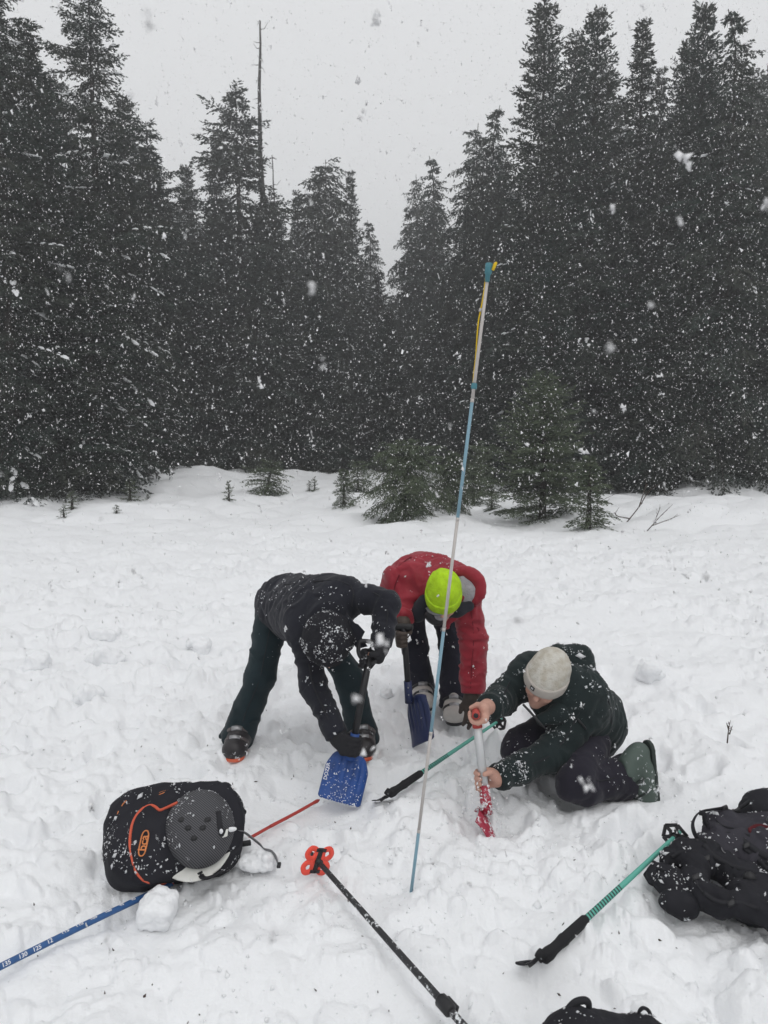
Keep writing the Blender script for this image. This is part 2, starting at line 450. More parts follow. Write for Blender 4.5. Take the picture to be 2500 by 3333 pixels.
# ---------------------------------------------------------------- smooth solids: distance functions turned into meshes
class Sdf:
    def __init__(s): s.p = []; s.fold = []
    def cone(s, a, b, r1, r2, k=.03, clip=None, axis=True):
        a, b = np.array(a, float), np.array(b, float)
        L = b - a; LL = max(float(L @ L), 1e-9)
        def f(p):
            q = p - a; t = np.clip((q @ L) / LL, 0, 1)
            d = np.sqrt(((q - t[..., None] * L) ** 2).sum(-1)) - (r1 + (r2 - r1) * t)
            if clip is not None: d = np.maximum(d, (p - clip[0]) @ clip[1])
            return d
        r = max(r1, r2)
        s.p.append((f, k, np.minimum(a, b) - r, np.maximum(a, b) + r, unit(L)))
        return s
    def ell(s, c, rad, ax=None, k=.03, clip=None):
        c = np.array(c, float); rad = np.array(rad, float)
        Rm = np.eye(3) if ax is None else np.array(ax, float)
        def f(p):
            q = (p - c) @ Rm.T
            k0 = np.sqrt(((q / rad) ** 2).sum(-1)); k1 = np.sqrt(((q / rad ** 2) ** 2).sum(-1))
            d = k0 * (k0 - 1) / np.maximum(k1, 1e-6)
            if clip is not None:
                for cp, cn in (clip if isinstance(clip, list) else [clip]): d = np.maximum(d, (p - cp) @ cn)
            return d
        r = rad.max()
        s.p.append((f, k, c - r, c + r, Rm[0]))
        return s
    def box(s, c, half, ax=None, rnd=.02, k=.02):
        c = np.array(c, float); half = np.array(half, float) - rnd
        Rm = np.eye(3) if ax is None else np.array(ax, float)
        def f(p):
            q = np.abs((p - c) @ Rm.T) - half
            return np.sqrt((np.maximum(q, 0) ** 2).sum(-1)) + np.minimum(q.max(-1), 0) - rnd
        r = np.linalg.norm(half) + rnd
        s.p.append((f, k, c - r, c + r, Rm[0]))
        return s
    def cut(s, fn): s.p.append((fn, 'cut', None, None, None)); return s
    def __call__(s, p):
        d = None
        for f, k, lo, hi, ax in s.p:
            e = f(p)
            if k == 'cut': d = np.maximum(d, e); continue
            if d is None: d = e
            else:
                h = np.maximum(k - np.abs(d - e), 0) / max(k, 1e-6)
                d = np.minimum(d, e) - h * h * k * .25
        return d
    def bounds(s, pad):
        lo = np.min([q[2] for q in s.p if q[2] is not None], 0) - pad
        hi = np.max([q[3] for q in s.p if q[3] is not None], 0) + pad
        return lo, hi
    def axes_at(s, v):
        best = np.full(len(v), 9.0); ax = np.zeros((len(v), 3))
        for f, k, lo, hi, a in s.p:
            if k == 'cut': continue
            e = f(v); m_ = e < best
            best[m_] = e[m_]; ax[m_] = a
        return ax
    def mesh(s, res):
        lo, hi = s.bounds(res * 3)
        B = 8
        nb = np.maximum(np.ceil((hi - lo) / (res * B)).astype(int), 1)
        n = nb * B + 1
        half = res * B / 2
        g = np.stack(np.meshgrid(*[np.arange(k) for k in nb], indexing='ij'), -1).reshape(-1, 3)
        cen = lo + (g + .5) * res * B
        dc = s(cen)
        Vv = np.ones(n, np.float32)
        act = np.abs(dc) < half * 1.9 + .012
        ins = (~act) & (dc < 0)
        for bx in g[ins]:
            i, j, k = bx * B; Vv[i:i + B + 1, j:j + B + 1, k:k + B + 1] = -1
        loc = np.stack(np.meshgrid(*[np.arange(B + 1)] * 3, indexing='ij'), -1)
        ga = g[act]
        for c0 in range(0, len(ga), 256):
            gg = ga[c0:c0 + 256]
            idx = gg[:, None, None, None, :] * B + loc
            val = s((lo + idx * res).reshape(-1, 3)).reshape(len(gg), B + 1, B + 1, B + 1)
            for q, bx in enumerate(gg):
                i, j, k = bx * B; Vv[i:i + B + 1, j:j + B + 1, k:k + B + 1] = val[q]
        S = Vv < 0
        nx, ny, nz = n
        cs = [S[i:nx - 1 + i, j:ny - 1 + j, k:nz - 1 + k] for i in (0, 1) for j in (0, 1) for k in (0, 1)]
        sm_ = sum(c.astype(np.int8) for c in cs)
        ac = (sm_ > 0) & (sm_ < 8)
        ci = np.argwhere(ac)
        vid = np.full(ac.shape, -1, np.int32); vid[ac] = np.arange(len(ci))
        acc = np.zeros((len(ci), 3)); cnt = np.zeros(len(ci))
        cor = [(i, j, k) for i in (0, 1) for j in (0, 1) for k in (0, 1)]
        cv = np.stack([Vv[ci[:, 0] + i, ci[:, 1] + j, ci[:, 2] + k] for i, j, k in cor], 1)
        for a in range(8):
            for b in range(a + 1, 8):
                if sum(abs(cor[a][t] - cor[b][t]) for t in range(3)) != 1: continue
                va, vb = cv[:, a], cv[:, b]
                x = (va < 0) != (vb < 0)
                t = np.where(x, va / np.where(x, va - vb, 1), 0)
                p = np.array(cor[a]) + t[:, None] * (np.array(cor[b]) - np.array(cor[a]))
                acc[x] += p[x]; cnt[x] += 1
        vv = lo + (ci + acc / cnt[:, None]) * res
        quads = []
        for axis in range(3):
            sl0 = [slice(None)] * 3; sl1 = [slice(None)] * 3
            sl0[axis] = slice(0, -1); sl1[axis] = slice(1, None)
            A, Bq = S[tuple(sl0)], S[tuple(sl1)]
            e = np.argwhere(A != Bq)
            o1, o2 = [t for t in range(3) if t != axis]
            ok = (e[:, o1] > 0) & (e[:, o2] > 0) & (e[:, o1] < n[o1] - 1) & (e[:, o2] < n[o2] - 1)
            e = e[ok]
            neg = A[e[:, 0], e[:, 1], e[:, 2]]
            def cell(d1, d2):
                q = e.copy(); q[:, o1] -= d1; q[:, o2] -= d2
                return vid[q[:, 0], q[:, 1], q[:, 2]]
            Q = np.stack([cell(1, 1), cell(0, 1), cell(0, 0), cell(1, 0)], 1)
            flip = neg if axis != 1 else ~neg
            Q[~flip] = Q[~flip][:, ::-1]
            quads.append(Q)
        Q = np.concatenate(quads)
        Q = Q[(Q >= 0).all(1)]
        return vv, Q
    def grad(s, v, e=.004):
        g = np.stack([s(v + np.eye(3)[k] * e) - s(v - np.eye(3)[k] * e) for k in range(3)], 1)
        return g / np.maximum(np.linalg.norm(g, axis=1, keepdims=True), 1e-9)
def wrinkle(S, v, amp, sc_=1.0, seed=0, along=3.2):
    nrm = S.grad(v); ax = S.axes_at(v)
    t = (v * ax).sum(1, keepdims=True) * ax
    q = (v - t) * 7 * sc_ + t * 7 * along * sc_
    wq = q + .9 * np.stack([vn3(v * 9 * sc_ + 5 * k, seed + k) for k in range(3)], 1)
    d = 1 - 2 * np.abs(vn3(wq, seed + 3))
    d = .62 * d + .35 * vn3(v * 11 * sc_, seed + 4) + .25 * (1 - 2 * np.abs(vn3(wq * 2.1, seed + 6)))
    return v + nrm * (amp * d)[:, None]
SURF = {}
def solid(name, S, m, parent, res=.01, fold=0, fs=1.0, seed=0, lump=0, along=3.2):
    v, q = S.mesh(res)
    if fold: v = wrinkle(S, v, fold, fs, seed, along)
    if lump: v = v + S.grad(v) * (lump * (vn3(v * 26, seed) + .6 * vn3(v * 60, seed + 1)))[:, None]
    off = np.zeros(3); p = parent
    while p is not None: off = off + base(p); p = p.parent
    o = link(name, mesh_np(name, v - off, q), m, parent)
    SURF[o.name] = (v, S)
    return o
def trace(S, px, py, t0=.8, t1=8, lift=0.0):     # where a line of sight meets a solid
    d = unit(ray(px, py)); t = t0; best = (9, None)
    for k in range(160):
        p = np.array([0, 0, CAM_Z]) + d * t
        e = float(S(p[None])[0])
        if e < best[0]: best = (e, p)
        if e < .0006 or t > t1: break
        t += e * .7
    if best[0] > .001:                           # passed beside it: slide to the nearest skin of the solid
        p = best[1]
        for k in range(12):
            g = np.array([float(S((p + np.eye(3)[q] * .003)[None])[0] - S((p - np.eye(3)[q] * .003)[None])[0]) for q in range(3)])
            p = p - unit(g) * float(S(p[None])[0])
    return p - d * lift
def flecks(name, S, v, parent, n, size, seed, upmin=.1, m=None, every=False):     # bits of snow lying on a solid: too many to count
    rg = np.random.default_rng(seed)
    g = S.grad(v)
    ok = np.where(g[:, 2] > upmin)[0]
    if len(ok) == 0: return
    clump = vn3(v[ok] * 20, seed) + .5 * vn3(v[ok] * 7, seed + 9) > .1
    ok = ok[clump] if clump.sum() > 50 and not every else ok
    i = rg.choice(ok, n)
    P = v[i]; N = g[i]
    n = int(n * 1.35); i = rg.choice(ok, n); P = v[i]; N = g[i]
    s_ = size * .50 * np.exp(rg.normal(0, .60, n))
    off = np.zeros(3); p = parent
    while p is not None: off = off + base(p); p = p.parent
    blobs(name, P + N * (s_ * .15)[:, None] - off, s_, m or M['fleck'], parent, rg, flat=N)
def blobs(name, P, s_, m, parent, rg, flat=None, elong=1.4):
    n = len(P)
    octv = np.array([(1,0,0),(-1,0,0),(0,1,0),(0,-1,0),(0,0,1),(0,0,-1)], float)
    octf = np.array([(0,2,4),(2,1,4),(1,3,4),(3,0,4),(2,0,5),(1,2,5),(3,1,5),(0,3,5)])
    V = octv[None] * (.5 + .7 * rg.random((n, 6, 1)))
    A = rg.normal(size=(n, 3)); A /= np.linalg.norm(A, axis=1, keepdims=True)
    if flat is not None: Nn = flat
    else: Nn = rg.normal(size=(n, 3)); Nn /= np.linalg.norm(Nn, axis=1, keepdims=True)
    X = np.cross(A, Nn); X /= np.maximum(np.linalg.norm(X, axis=1, keepdims=True), 1e-6)
    Y = np.cross(Nn, X)
    W = V[..., 0:1] * X[:, None] * elong + V[..., 1:2] * Y[:, None] * .8 + V[..., 2:3] * Nn[:, None] * .55
    vv = (P[:, None] + W * s_[:, None, None] * .5).reshape(-1, 3)
    ff = (octf[None] + np.arange(n)[:, None, None] * 6).reshape(-1, 3)
    o = link(name, mesh_np(name, vv, ff), m, parent, sm=False)
    o['kind'] = 'stuff'
    return o
# ================================================================ THE SETTING
# snow field: one sheet, fine near the group and ever coarser out to the far distance
th_f = np.linspace(-R(41), R(41), 730)
th_b = np.linspace(R(44), 2 * math.pi - R(44), 90)[1:-1]
th = np.concatenate([th_f, th_b])
rr = np.concatenate([[.02, .3, .6], .8 * (46 / .8) ** np.linspace(0, 1, 600), [55, 75, 110, 170, 260, 400]])
TH, RR = np.meshgrid(th, rr)
X, Yg = RR * np.sin(TH), RR * np.cos(TH)
Z = Hfull(X, np.where(Yg > 0, Yg, -Yg * .3))
Z = np.where(RR > 60, 1.0, Z)
nT, nR = len(th), len(rr)
gv = np.stack([X, Yg, Z], -1).reshape(-1, 3)
ii, jj = np.meshgrid(np.arange(nR - 1), np.arange(nT), indexing='ij')
j2 = (jj + 1) % nT
gq = np.stack([ii * nT + jj, (ii + 1) * nT + jj, (ii + 1) * nT + j2, ii * nT + j2], -1).reshape(-1, 4)
ground = link('snow_ground', mesh_np('snow_ground', gv, gq[:, ::-1]), M['snow'])
tag(ground, kind='structure')
print('ground', time.time() - T0)

# ---------------------------------------------------------------- conifers
def conifer(seed, H=16.0, Rb=2.6, shape=1.0, first=.04, droop=.35, e_top=35, e_low=-12, gap=.42, nper=6, twig=.30, sprig=.155, sw=.068,
            hang=.0, holes=(), ragged=.25, topdome=0.0, bend=0.0, snow=.0, dens=1.0, side=None, bare=0.0, snow_k=1.0):
    rg = np.random.default_rng(seed)
    tp, td, tl = [], [], []
    wood = MB()
    sn_p, sn_s, sn_d = [], [], []
    z = H * first
    rt = .011 * H + .04
    zz = np.linspace(0, H * .995, 14)
    ox = .012 * H * np.array([math.sin(t * 2.1 + seed) * t for t in zz / H])
    def axis(z_):
        t = z_ / H
        return np.array([np.interp(z_, zz, ox) + bend * max(t - .93, 0) ** 2 * H * 8, 0, z_ - abs(bend) * max(t - .95, 0) ** 2 * H * 4])
    wood.tube([axis(q) for q in zz], [rt * (1 - .93 * q / H) for q in zz], n=7)
    az0 = 0
    while z < H * .985:
        t = z / H
        prof = ((1 - t) ** (.9 / shape)) * (1 - .35 * math.exp(-t * 9))
        if topdome: prof = max(prof, math.sqrt(max(1 - t ** 3.2, 0)) * topdome)
        Lw = Rb * prof + .12 * H / 16
        az0 += 2.4
        for k in range(nper if t < .9 else max(3, nper - 2)):
            az = az0 + 2 * math.pi * k / nper + rg.normal(0, .28)
            L = Lw * max(.25, 1 + rg.normal(0, ragged))
            if side is not None and math.cos(az - side[0]) < side[1]: L *= .35
            zb = z + rg.normal(0, gap * .25)
            if any(a < zb / H < b for a, b in holes) and rg.random() < .88: continue
            if rg.random() < bare: continue
            e0 = R(e_low + (e_top - e_low) * t ** 1.3 + rg.normal(0, 7))
            dr = droop * (1 - .35 * t) * (1 + rg.normal(0, .25))
            S_ = np.linspace(0, 1, 6)
            rad = L * S_ * (1 - .12 * S_)
            hz = L * (math.tan(e0) * S_ - dr * S_ ** 2 + .10 * S_ ** 3)
            az_s = az + rg.normal(0, .12) * S_
            P = axis(zb) + np.stack([rad * np.cos(az_s), rad * np.sin(az_s), hz], 1)
            wood.tube(P, [(.006 * H / 16 + .010 * L) * (1 - .85 * s_) for s_ in S_], n=3, cap=False)
            n2 = max(5, int(L / (twig * .40) * dens))
            st = np.clip((np.arange(n2) + rg.random(n2)) / n2, .08, 1) ** .85
            for sgn in (-1, 1):
                p0 = np.stack([np.interp(st, S_, P[:, c]) for c in range(3)], 1)
                tn = np.stack([np.interp(np.minimum(st + .06, 1.05), np.append(S_, 1.1), np.append(P[:, c], 2 * P[-1, c] - P[-2, c])) for c in range(3)], 1) - p0
                tn /= np.linalg.norm(tn, axis=1, keepdims=True) + 1e-9
                sd_ = np.stack([-np.sin(az) * np.ones(n2), np.cos(az) * np.ones(n2), np.zeros(n2)], 1) * sgn
                b = R(48) + rg.normal(0, .25, n2)
                d_ = tn * np.cos(b)[:, None] + sd_ * np.sin(b)[:, None]
                d_[:, 2] += -.12 - hang * rg.random(n2) + rg.normal(0, .16, n2)
                d_ /= np.linalg.norm(d_, axis=1, keepdims=True)
                l2 = (twig * .45 + .33 * L * (1.04 - st) ** .7) * (.6 + .7 * rg.random(n2))
                tp.append(p0); td.append(d_); tl.append(l2)
            tp.append(P[-2:-1]); td.append(unit(P[-1] - P[-2])[None]); tl.append(np.array([twig * .6 + L * .2]))
            if rg.random() < snow * (1.6 if t < .5 else .6):
                for q in range(rg.integers(4, 9)):
                    s_ = rg.uniform(.35, 1.0)
                    pp = np.array([np.interp(s_, S_, P[:, c]) for c in range(3)])
                    sn_p.append(pp + rg.normal(0, .035, 3) + (0, 0, .04)); sn_s.append(rg.uniform(.03, .085) * min(1, L / 1.6) * snow_k); sn_d.append(unit(P[-1] - P[2]))
        z += gap * (1.0 - .55 * t) * rg.uniform(.75, 1.25)
    tp = np.concatenate(tp); td = np.concatenate(td); tl = np.concatenate(tl)
    # leader shoots
    m_ = np.maximum((tl / (sprig * .60)).astype(int), 2)
    idx = np.repeat(np.arange(len(tp)), m_)
    k_ = np.concatenate([np.arange(q) for q in m_])
    u = (k_ + .4) / m_[idx]
    n = len(idx)
    p = tp[idx] + td[idx] * (tl[idx] * u)[:, None]
    p[:, 2] -= (hang * .35 + .10) * tl[idx] * u ** 2
    r1 = rg.normal(size=(n, 3))
    pr = np.cross(td[idx], r1); pr /= np.linalg.norm(pr, axis=1, keepdims=True) + 1e-9
    ga = rg.uniform(.25, .95, n)
    d_ = td[idx] * np.cos(ga)[:, None] + pr * np.sin(ga)[:, None]
    d_[:, 2] = d_[:, 2] * .75 - hang * .6
    d_ /= np.linalg.norm(d_, axis=1, keepdims=True) + 1e-9
    ls = sprig * (.6 + .8 * rg.random(n)) * (1.1 - .35 * u)
    wv = np.cross(d_, rg.normal(size=(n, 3))); wv /= np.linalg.norm(wv, axis=1, keepdims=True) + 1e-9
    wv *= (sw * (.7 + .6 * rg.random(n)))[:, None]
    a = p - d_ * (ls * .15)[:, None]; tip = p + d_ * ls[:, None]; mid = p + d_ * (ls * .35)[:, None]
    vv = np.stack([a, mid + wv * .5, tip, mid - wv * .5], 1).reshape(-1, 3)
    q = np.arange(n)[:, None] * 4 + np.array([0, 1, 2, 3])
    out = {'wood': wood, 'v': vv, 'q': q, 'tris': n * 2}
    if sn_p: out['snow'] = (np.array(sn_p), np.array(sn_s), np.array(sn_d))
    return out
def snow_lumps(name, P, s_, D, m, parent, seed, zf=.45):
    rg = np.random.default_rng(seed)
    # a low dome with 5 x 8 faces per lump
    v0 = []
    for i in range(4):
        a = -.35 + (math.pi / 2 + .35) * i / 3
        for k in range(6):
            b = 2 * math.pi * k / 6
            v0.append((math.cos(a) * math.cos(b), math.cos(a) * math.sin(b), math.sin(a)))
    v0 = np.array(v0)
    f0 = np.array([(i * 6 + k, i * 6 + (k + 1) % 6, (i + 1) * 6 + (k + 1) % 6, (i + 1) * 6 + k) for i in range(3) for k in range(6)])
    n = len(P)
    V = v0[None] * (.75 + .5 * rg.random((n, 24, 1)))
    D = D / np.linalg.norm(D, axis=1, keepdims=True)
    Yv = np.cross(np.array([0, 0, 1.0]), D); Yv /= np.linalg.norm(Yv, axis=1, keepdims=True) + 1e-9
    W = V[..., 0:1] * D[:, None] * 1.3 + V[..., 1:2] * Yv[:, None] * .7 + V[..., 2:3] * np.array([0, 0, zf])
    vv = (P[:, None] + W * s_[:, None, None]).reshape(-1, 3)
    ff = (f0[None] + np.arange(n)[:, None, None] * 24).reshape(-1, 4)
    o = link(name, mesh_np(name, vv, ff), m, parent)
    o['kind'] = 'stuff'
    return o
PROTO = {}
def proto(key, **kw):
    c = conifer(**kw)
    H = kw.get('H', 16.0)
    w_ = bpy.data.meshes.new('trunk'); w_.from_pydata(c['wood'].v, [], c['wood'].f); w_.materials.append(kw.get('_b') or M['bark'])
    w_.polygons.foreach_set('use_smooth', np.ones(len(w_.polygons), bool))
    f_ = mesh_np('crown', c['v'], c['q']); f_.materials.append(M['needles_young'] if key.startswith('y') else M['needles'])
    s_ = None
    if 'snow' in c:
        o = snow_lumps('snow_load', *c['snow'], M['snow'], None, kw['seed']); s_ = o.data
        bpy.data.objects.remove(o)
    PROTO[key] = (w_, f_, s_, H)
    return c['tris']
def plant(key, name, label, cat, x, y, z, H, wide=1.0, rz=0.0, group=None, lean=(0, 0)):
    w_, f_, s_, H0 = PROTO[key]
    t = thing(name, label, cat, (x, y, z), group)
    s = H / H0
    t.scale = (s * wide, s * wide, s); t.rotation_euler = (lean[0], lean[1], rz)
    link('trunk', w_, None, t); link('crown', f_, None, t, sm=False)
    if s_ is not None: tag(link('snow_load', s_, None, t), kind='stuff')
    return t
nt_ = 0
nt_ += proto('fir_a', seed=1, H=17, Rb=2.7, shape=1.05, e_top=38, e_low=-18, droop=.22, gap=.36, nper=7, snow=.20)
nt_ += proto('fir_b', seed=2, H=17, Rb=2.3, shape=.95, e_top=35, e_low=-15, droop=.25, gap=.38, nper=7, ragged=.3, snow=.2)
nt_ += proto('fir_c', seed=3, H=17, Rb=3.0, shape=1.15, e_top=30, e_low=-20, droop=.30, gap=.40, nper=7, ragged=.32, snow=.22)
nt_ += proto('hem_a', seed=4, H=16, Rb=3.3, shape=1.0, e_top=15, e_low=-8, droop=.50, gap=.44, nper=6, hang=.45, bend=.5, ragged=.3, snow=.10)
nt_ += proto('hem_b', seed=5, H=14, Rb=3.6, shape=1.3, e_top=12, e_low=-5, droop=.55, gap=.42, nper=6, hang=.50, bend=-.4, ragged=.28, topdome=.0, snow=.08)
nt_ += proto('dome', seed=6, H=13, Rb=3.0, shape=1.3, e_top=14, e_low=-8, droop=.50, gap=.40, nper=7, hang=.5, topdome=.62, ragged=.22, snow=.08)
nt_ += proto('old', seed=7, H=21, Rb=2.7, shape=1.5, e_top=18, e_low=-20, droop=.30, gap=.42, nper=6, hang=.25, topdome=.45, ragged=.4, snow=.34,
             holes=((.655, .67), (.778, .802), (.87, .882)), bare=.10, twig=.34, dens=1.25, snow_k=2.0)
nt_ += proto('ragged', seed=8, H=15, Rb=2.5, shape=1.25, e_top=20, e_low=-18, droop=.28, gap=.40, nper=6, ragged=.45, hang=.2, holes=((.70, .735),), dens=1.25)
print('protos', nt_, time.time() - T0)

def top_at(px, py, Y):
    p = at(px, py, Y); z0 = Hg(p[0], Y) - .15
    return p[0], Y, z0, p[2] - z0
EDGE = 'conifers of the forest edge'
named = [  # proto, top px, top py, Y, wide, rot, label
 ('fir_b', 105, 85, 20.5, 1.15, .4, 'narrow dark fir in front, between forest edge and ragged giant with bare trunk gaps'),
 ('old', 288, -95, 23.0, 1.0, 2.2, 'tall ragged old conifer with bare trunk gaps high in its crown'),
 ('fir_c', 408, 305, 26.0, .85, 1.0, 'thin-topped conifer close beside the tall ragged old tree'),
 ('ragged', 484, 390, 27.0, 1.05, .2, 'conifer with clumped branches leaning over from the ragged old tree side'),
 ('fir_a', 607, 530, 33.0, .9, 2.0, 'small hazy fir standing back in the notch before the dead snag'),
 ('fir_b', 695, 425, 31.0, .8, 2.9, 'slim fir with bare leader shoot close to the clumpy-topped conifer'),
 ('ragged', 770, 278, 29.0, 1.25, 1.4, 'conifer with thick clumped top standing right beside the tall bare snag'),
 ('dome', 1050, 512, 30.0, 1.0, .6, 'broad round-topped drooping hemlock without a spire'),
 ('fir_b', 1148, 562, 31.0, .75, .3, 'slender pointed fir rising at the shoulder of the round-topped hemlock'),
 ('hem_a', 1203, 706, 33.0, .8, 2.4, 'low hemlock with nodding tip at the open gap of the forest'),
 ('hem_b', 1356, 560, 36.0, .8, .9, 'faint thin-tipped conifer just behind the pointed tree of the gap'),
 ('hem_a', 1409, 500, 34.0, .95, 3.6, 'pointed conifer standing alone at the open gap, tips drooping in tiers'),
 ('hem_b', 1555, 392, 30.0, .85, 1.8, 'smaller of two weeping hemlocks with nodding tips in front of spires'),
 ('hem_a', 1613, 330, 29.0, .85, .2, 'larger of two weeping hemlocks with nodding tips against the tall spires'),
 ('fir_a', 1771, -8, 27.0, 1.0, .5, 'tallest spire-topped fir, first of the high group past the weeping hemlocks'),
 ('fir_c', 1862, 110, 28.5, .85, 2.6, 'blunt-topped fir squeezed between two tall spires'),
 ('fir_a', 1950, 22, 26.5, .95, 3.3, 'dense spire fir with short leader shoot beside the blunt-topped fir'),
 ('fir_b', 2095, 78, 26.5, 1.0, 1.2, 'narrow free-standing spire with long bare leader and sky on both sides'),
 ('fir_b', 2162, 228, 31.0, .7, .1, 'little fir tip peeping up behind taller spires'),
 ('fir_c', 2240, 120, 26.5, .8, 4.0, 'shorter twin of a close pair of spire firs'),
 ('fir_a', 2292, 5, 25.5, .95, 5.0, 'taller twin of a close pair of spire firs, with forked leader'),
 ('hem_a', 2395, 12, 24.0, .95, 2.9, 'open-branched weeping hemlock at the dense end of the forest wall'),
]
for i, (k, px, py, Y, wd, rz, lab) in enumerate(named):
    Y = Y * np.interp(px, [0, 350, 600, 900, 1250, 1480, 1750, 2500], [.92, .95, 1.15, 1.25, 1.35, 1.2, .92, .90])
    x, y, z, H = top_at(px, py, Y)
    plant(k, 'conifer_tree', lab, 'tree', x, y, z, H, wd * (PROTO[k][3] / H) ** .15, rz, EDGE)
# the crowd of look-alike trees filling the wall
FILL = 'look-alike trees filling the forest wall'
sky_line = [(-250, -60), (0, 30), (110, 200), (280, 150), (400, 430), (500, 540), (600, 660), (700, 590), (850, 560), (1000, 640), (1150, 700), (1240, 900), (1270, 880), (1330, 760), (1420, 640),
            (1560, 540), (1700, 340), (1850, 260), (2000, 260), (2150, 360), (2300, 260), (2450, 200), (2750, 40)]
rg = np.random.default_rng(5)
keys = ['fir_a', 'fir_b', 'fir_c', 'hem_a', 'hem_b', 'fir_c']
fx = []
for row, (Y0, dY, n, add) in enumerate(((36, 5, 26, (0, 60)), (29, 3, 22, (120, 330)), (24.5, 1.5, 17, (330, 620)))):
    for k in range(n):
        px = -350 + 3200 * (k + rg.random()) / n
        py = np.interp(px, [q[0] for q in sky_line], [q[1] for q in sky_line]) + rg.uniform(*add)
        Y = Y0 + rg.uniform(-dY, dY)
        if px < 350: Y *= .86
        if row == 2 and 620 < px < 1700: Y += 4
        Y *= np.interp(px, [0, 350, 600, 900, 1250, 1480, 1750, 2500], [.95, .95, 1.05, 1.12, 1.18, 1.08, .92, .90])
        fx.append((px, py, Y))
for k, (px, py, Y) in enumerate(fx):
    x, y, z, H = top_at(px, py, Y)
    if H < 3: continue
    key = keys[rg.integers(len(keys))]
    plant(key, 'conifer_tree', ('dark weeping hemlock merged with its neighbours in the dense forest wall' if key[0] == 'h' else 'dark spire-shaped fir merged with its neighbours in the dense forest wall'), 'tree', x, y, z, H,
          rg.uniform(.95, 1.25) * (PROTO[key][3] / H) ** .35, rg.uniform(0, 6.28), FILL)
# far trees behind, seen only as the closed dark ground of the wall
for k in range(26):
    px = -500 + 3500 * (k + rg.random()) / 26
    py = np.interp(px, [q[0] for q in sky_line], [q[1] for q in sky_line]) + rg.uniform(90, 260)
    x, y, z, H = top_at(px, py, rg.uniform(42, 52))
    if H > 3: plant(keys[rg.integers(6)], 'conifer_tree', 'hazy far conifer standing behind the front rows of the forest wall', 'tree', x, y, z, H, 1.25, rg.uniform(0, 6.28), 'far trees behind the wall')
# two big trees cut by the frame's sides
for px, py, Y, k, lab in ((-35, -60, 18.0, 'old', 'close old conifer with snow-loaded lower boughs at the dark end of the wall'),
                          (2640, -40, 24.0, 'hem_a', 'close drooping conifer with long level boughs past the weeping hemlock')):
    x, y, z, H = top_at(px, py, Y)
    plant(k, 'conifer_tree', lab, 'tree', x, y, z, H, 1.1, 1.0, EDGE)
# bare snag and two smaller dead spars
def snag(px, py, Y, r0, lab, nb, seed, bl=(.15, .6)):
    x, y, z, H = top_at(px, py, Y)
    t = thing('dead_snag', lab, 'dead tree', (x, y, z), 'dead spars')
    rg = np.random.default_rng(seed); b = MB()
    zs = np.linspace(0, H, 22)
    b.tube([(.05 * math.sin(q * .7) + rg.normal(0, .012), .02 * rg.normal(), q) for q in zs], [r0 * 1.4 * (1 - .86 * (q / H) ** 1.2) for q in zs], n=8)
    b.build('trunk', M['dead'], t, world=False)
    b = MB()
    for k in range(nb):
        q = H * (1 - .75 * rg.random() ** 1.4); a = rg.uniform(0, 6.28); L = rg.uniform(*bl) * (1.6 if q < H * .6 else .7)
        p = np.array([.05 * math.sin(q * .7), 0, q]); d = V3(math.cos(a), math.sin(a), rg.normal(-.1, .25))
        b.tube([p, p + d * L * .5, p + d * L + (0, 0, rg.normal(0, .12))], [.022, .014, .004], n=4)
        if L > .6:
            for e in range(3):
                s_ = p + d * L * rg.uniform(.4, .95); b.tube([s_, s_ + rg.normal(0, .12, 3)], [.008, .003], n=3)
    tag(b.build('branch_stubs', M['dead'], t, world=False), kind='stuff')
snag(843, 68, 36, .19, 'tall thin dead snag with broken stubs standing above the forest', 55, 3)
snag(889, 505, 37, .09, 'short dead spar with forked top beside the tall snag', 30, 4)
snag(1129, 558, 39, .06, 'thin dead spar beside the round-topped hemlock', 20, 5)
print('forest', time.time() - T0)

# ---------------------------------------------------------------- young trees on the snow
proto('y_hem', seed=21, H=2.0, Rb=1.0, shape=2.0, first=.12, e_top=20, e_low=-5, droop=.62, gap=.085, nper=6, twig=.13, sprig=.070, sw=.021, hang=.55, topdome=.80, ragged=.36, bend=-.6, dens=.85, snow=.04, snow_k=.5)
proto('y_fir', seed=22, H=3.2, Rb=1.05, shape=1.45, first=.02, e_top=42, e_low=5, droop=.22, gap=.13, nper=7, twig=.15, sprig=.08, sw=.024, ragged=.38, dens=.9, snow=.05, snow_k=.5)
proto('y_small', seed=23, H=1.5, Rb=.45, shape=1.3, first=.02, e_top=35, e_low=-12, droop=.35, gap=.09, nper=6, twig=.11, sprig=.062, sw=.020, ragged=.3, dens=.8, snow=.05)
proto('y_bush', seed=24, H=1.0, Rb=.55, shape=1.8, first=.03, e_top=30, e_low=-5, droop=.45, gap=.08, nper=6, twig=.11, sprig=.062, sw=.020, ragged=.35, hang=.3, dens=.7)
proto('y_seed', seed=25, H=.7, Rb=.34, shape=1.2, first=.12, e_top=25, e_low=-8, droop=.10, gap=.12, nper=5, twig=.07, sprig=.050, sw=.016, ragged=.35, dens=.8)
proto('y_seed2', seed=26, H=.6, Rb=.24, shape=1.2, first=.15, e_top=25, e_low=-8, droop=.12, gap=.11, nper=4, twig=.06, sprig=.050, sw=.016, ragged=.45, dens=.8, bare=.2)
def young(key, px, py, ptop, wide, rz, lab, Y=None, lean=(0, 0), group=None, nm='young_conifer', cat='young tree'):
    g = gnd(px, py) if Y is None else at(px, py, Y)
    x, y = g[0], g[1]; z = Hg(x, y) - .06
    H = (at(px, ptop, y)[2] - z)
    plant(key, nm, lab, cat, x, y, z, H, wide, rz, group, lean)
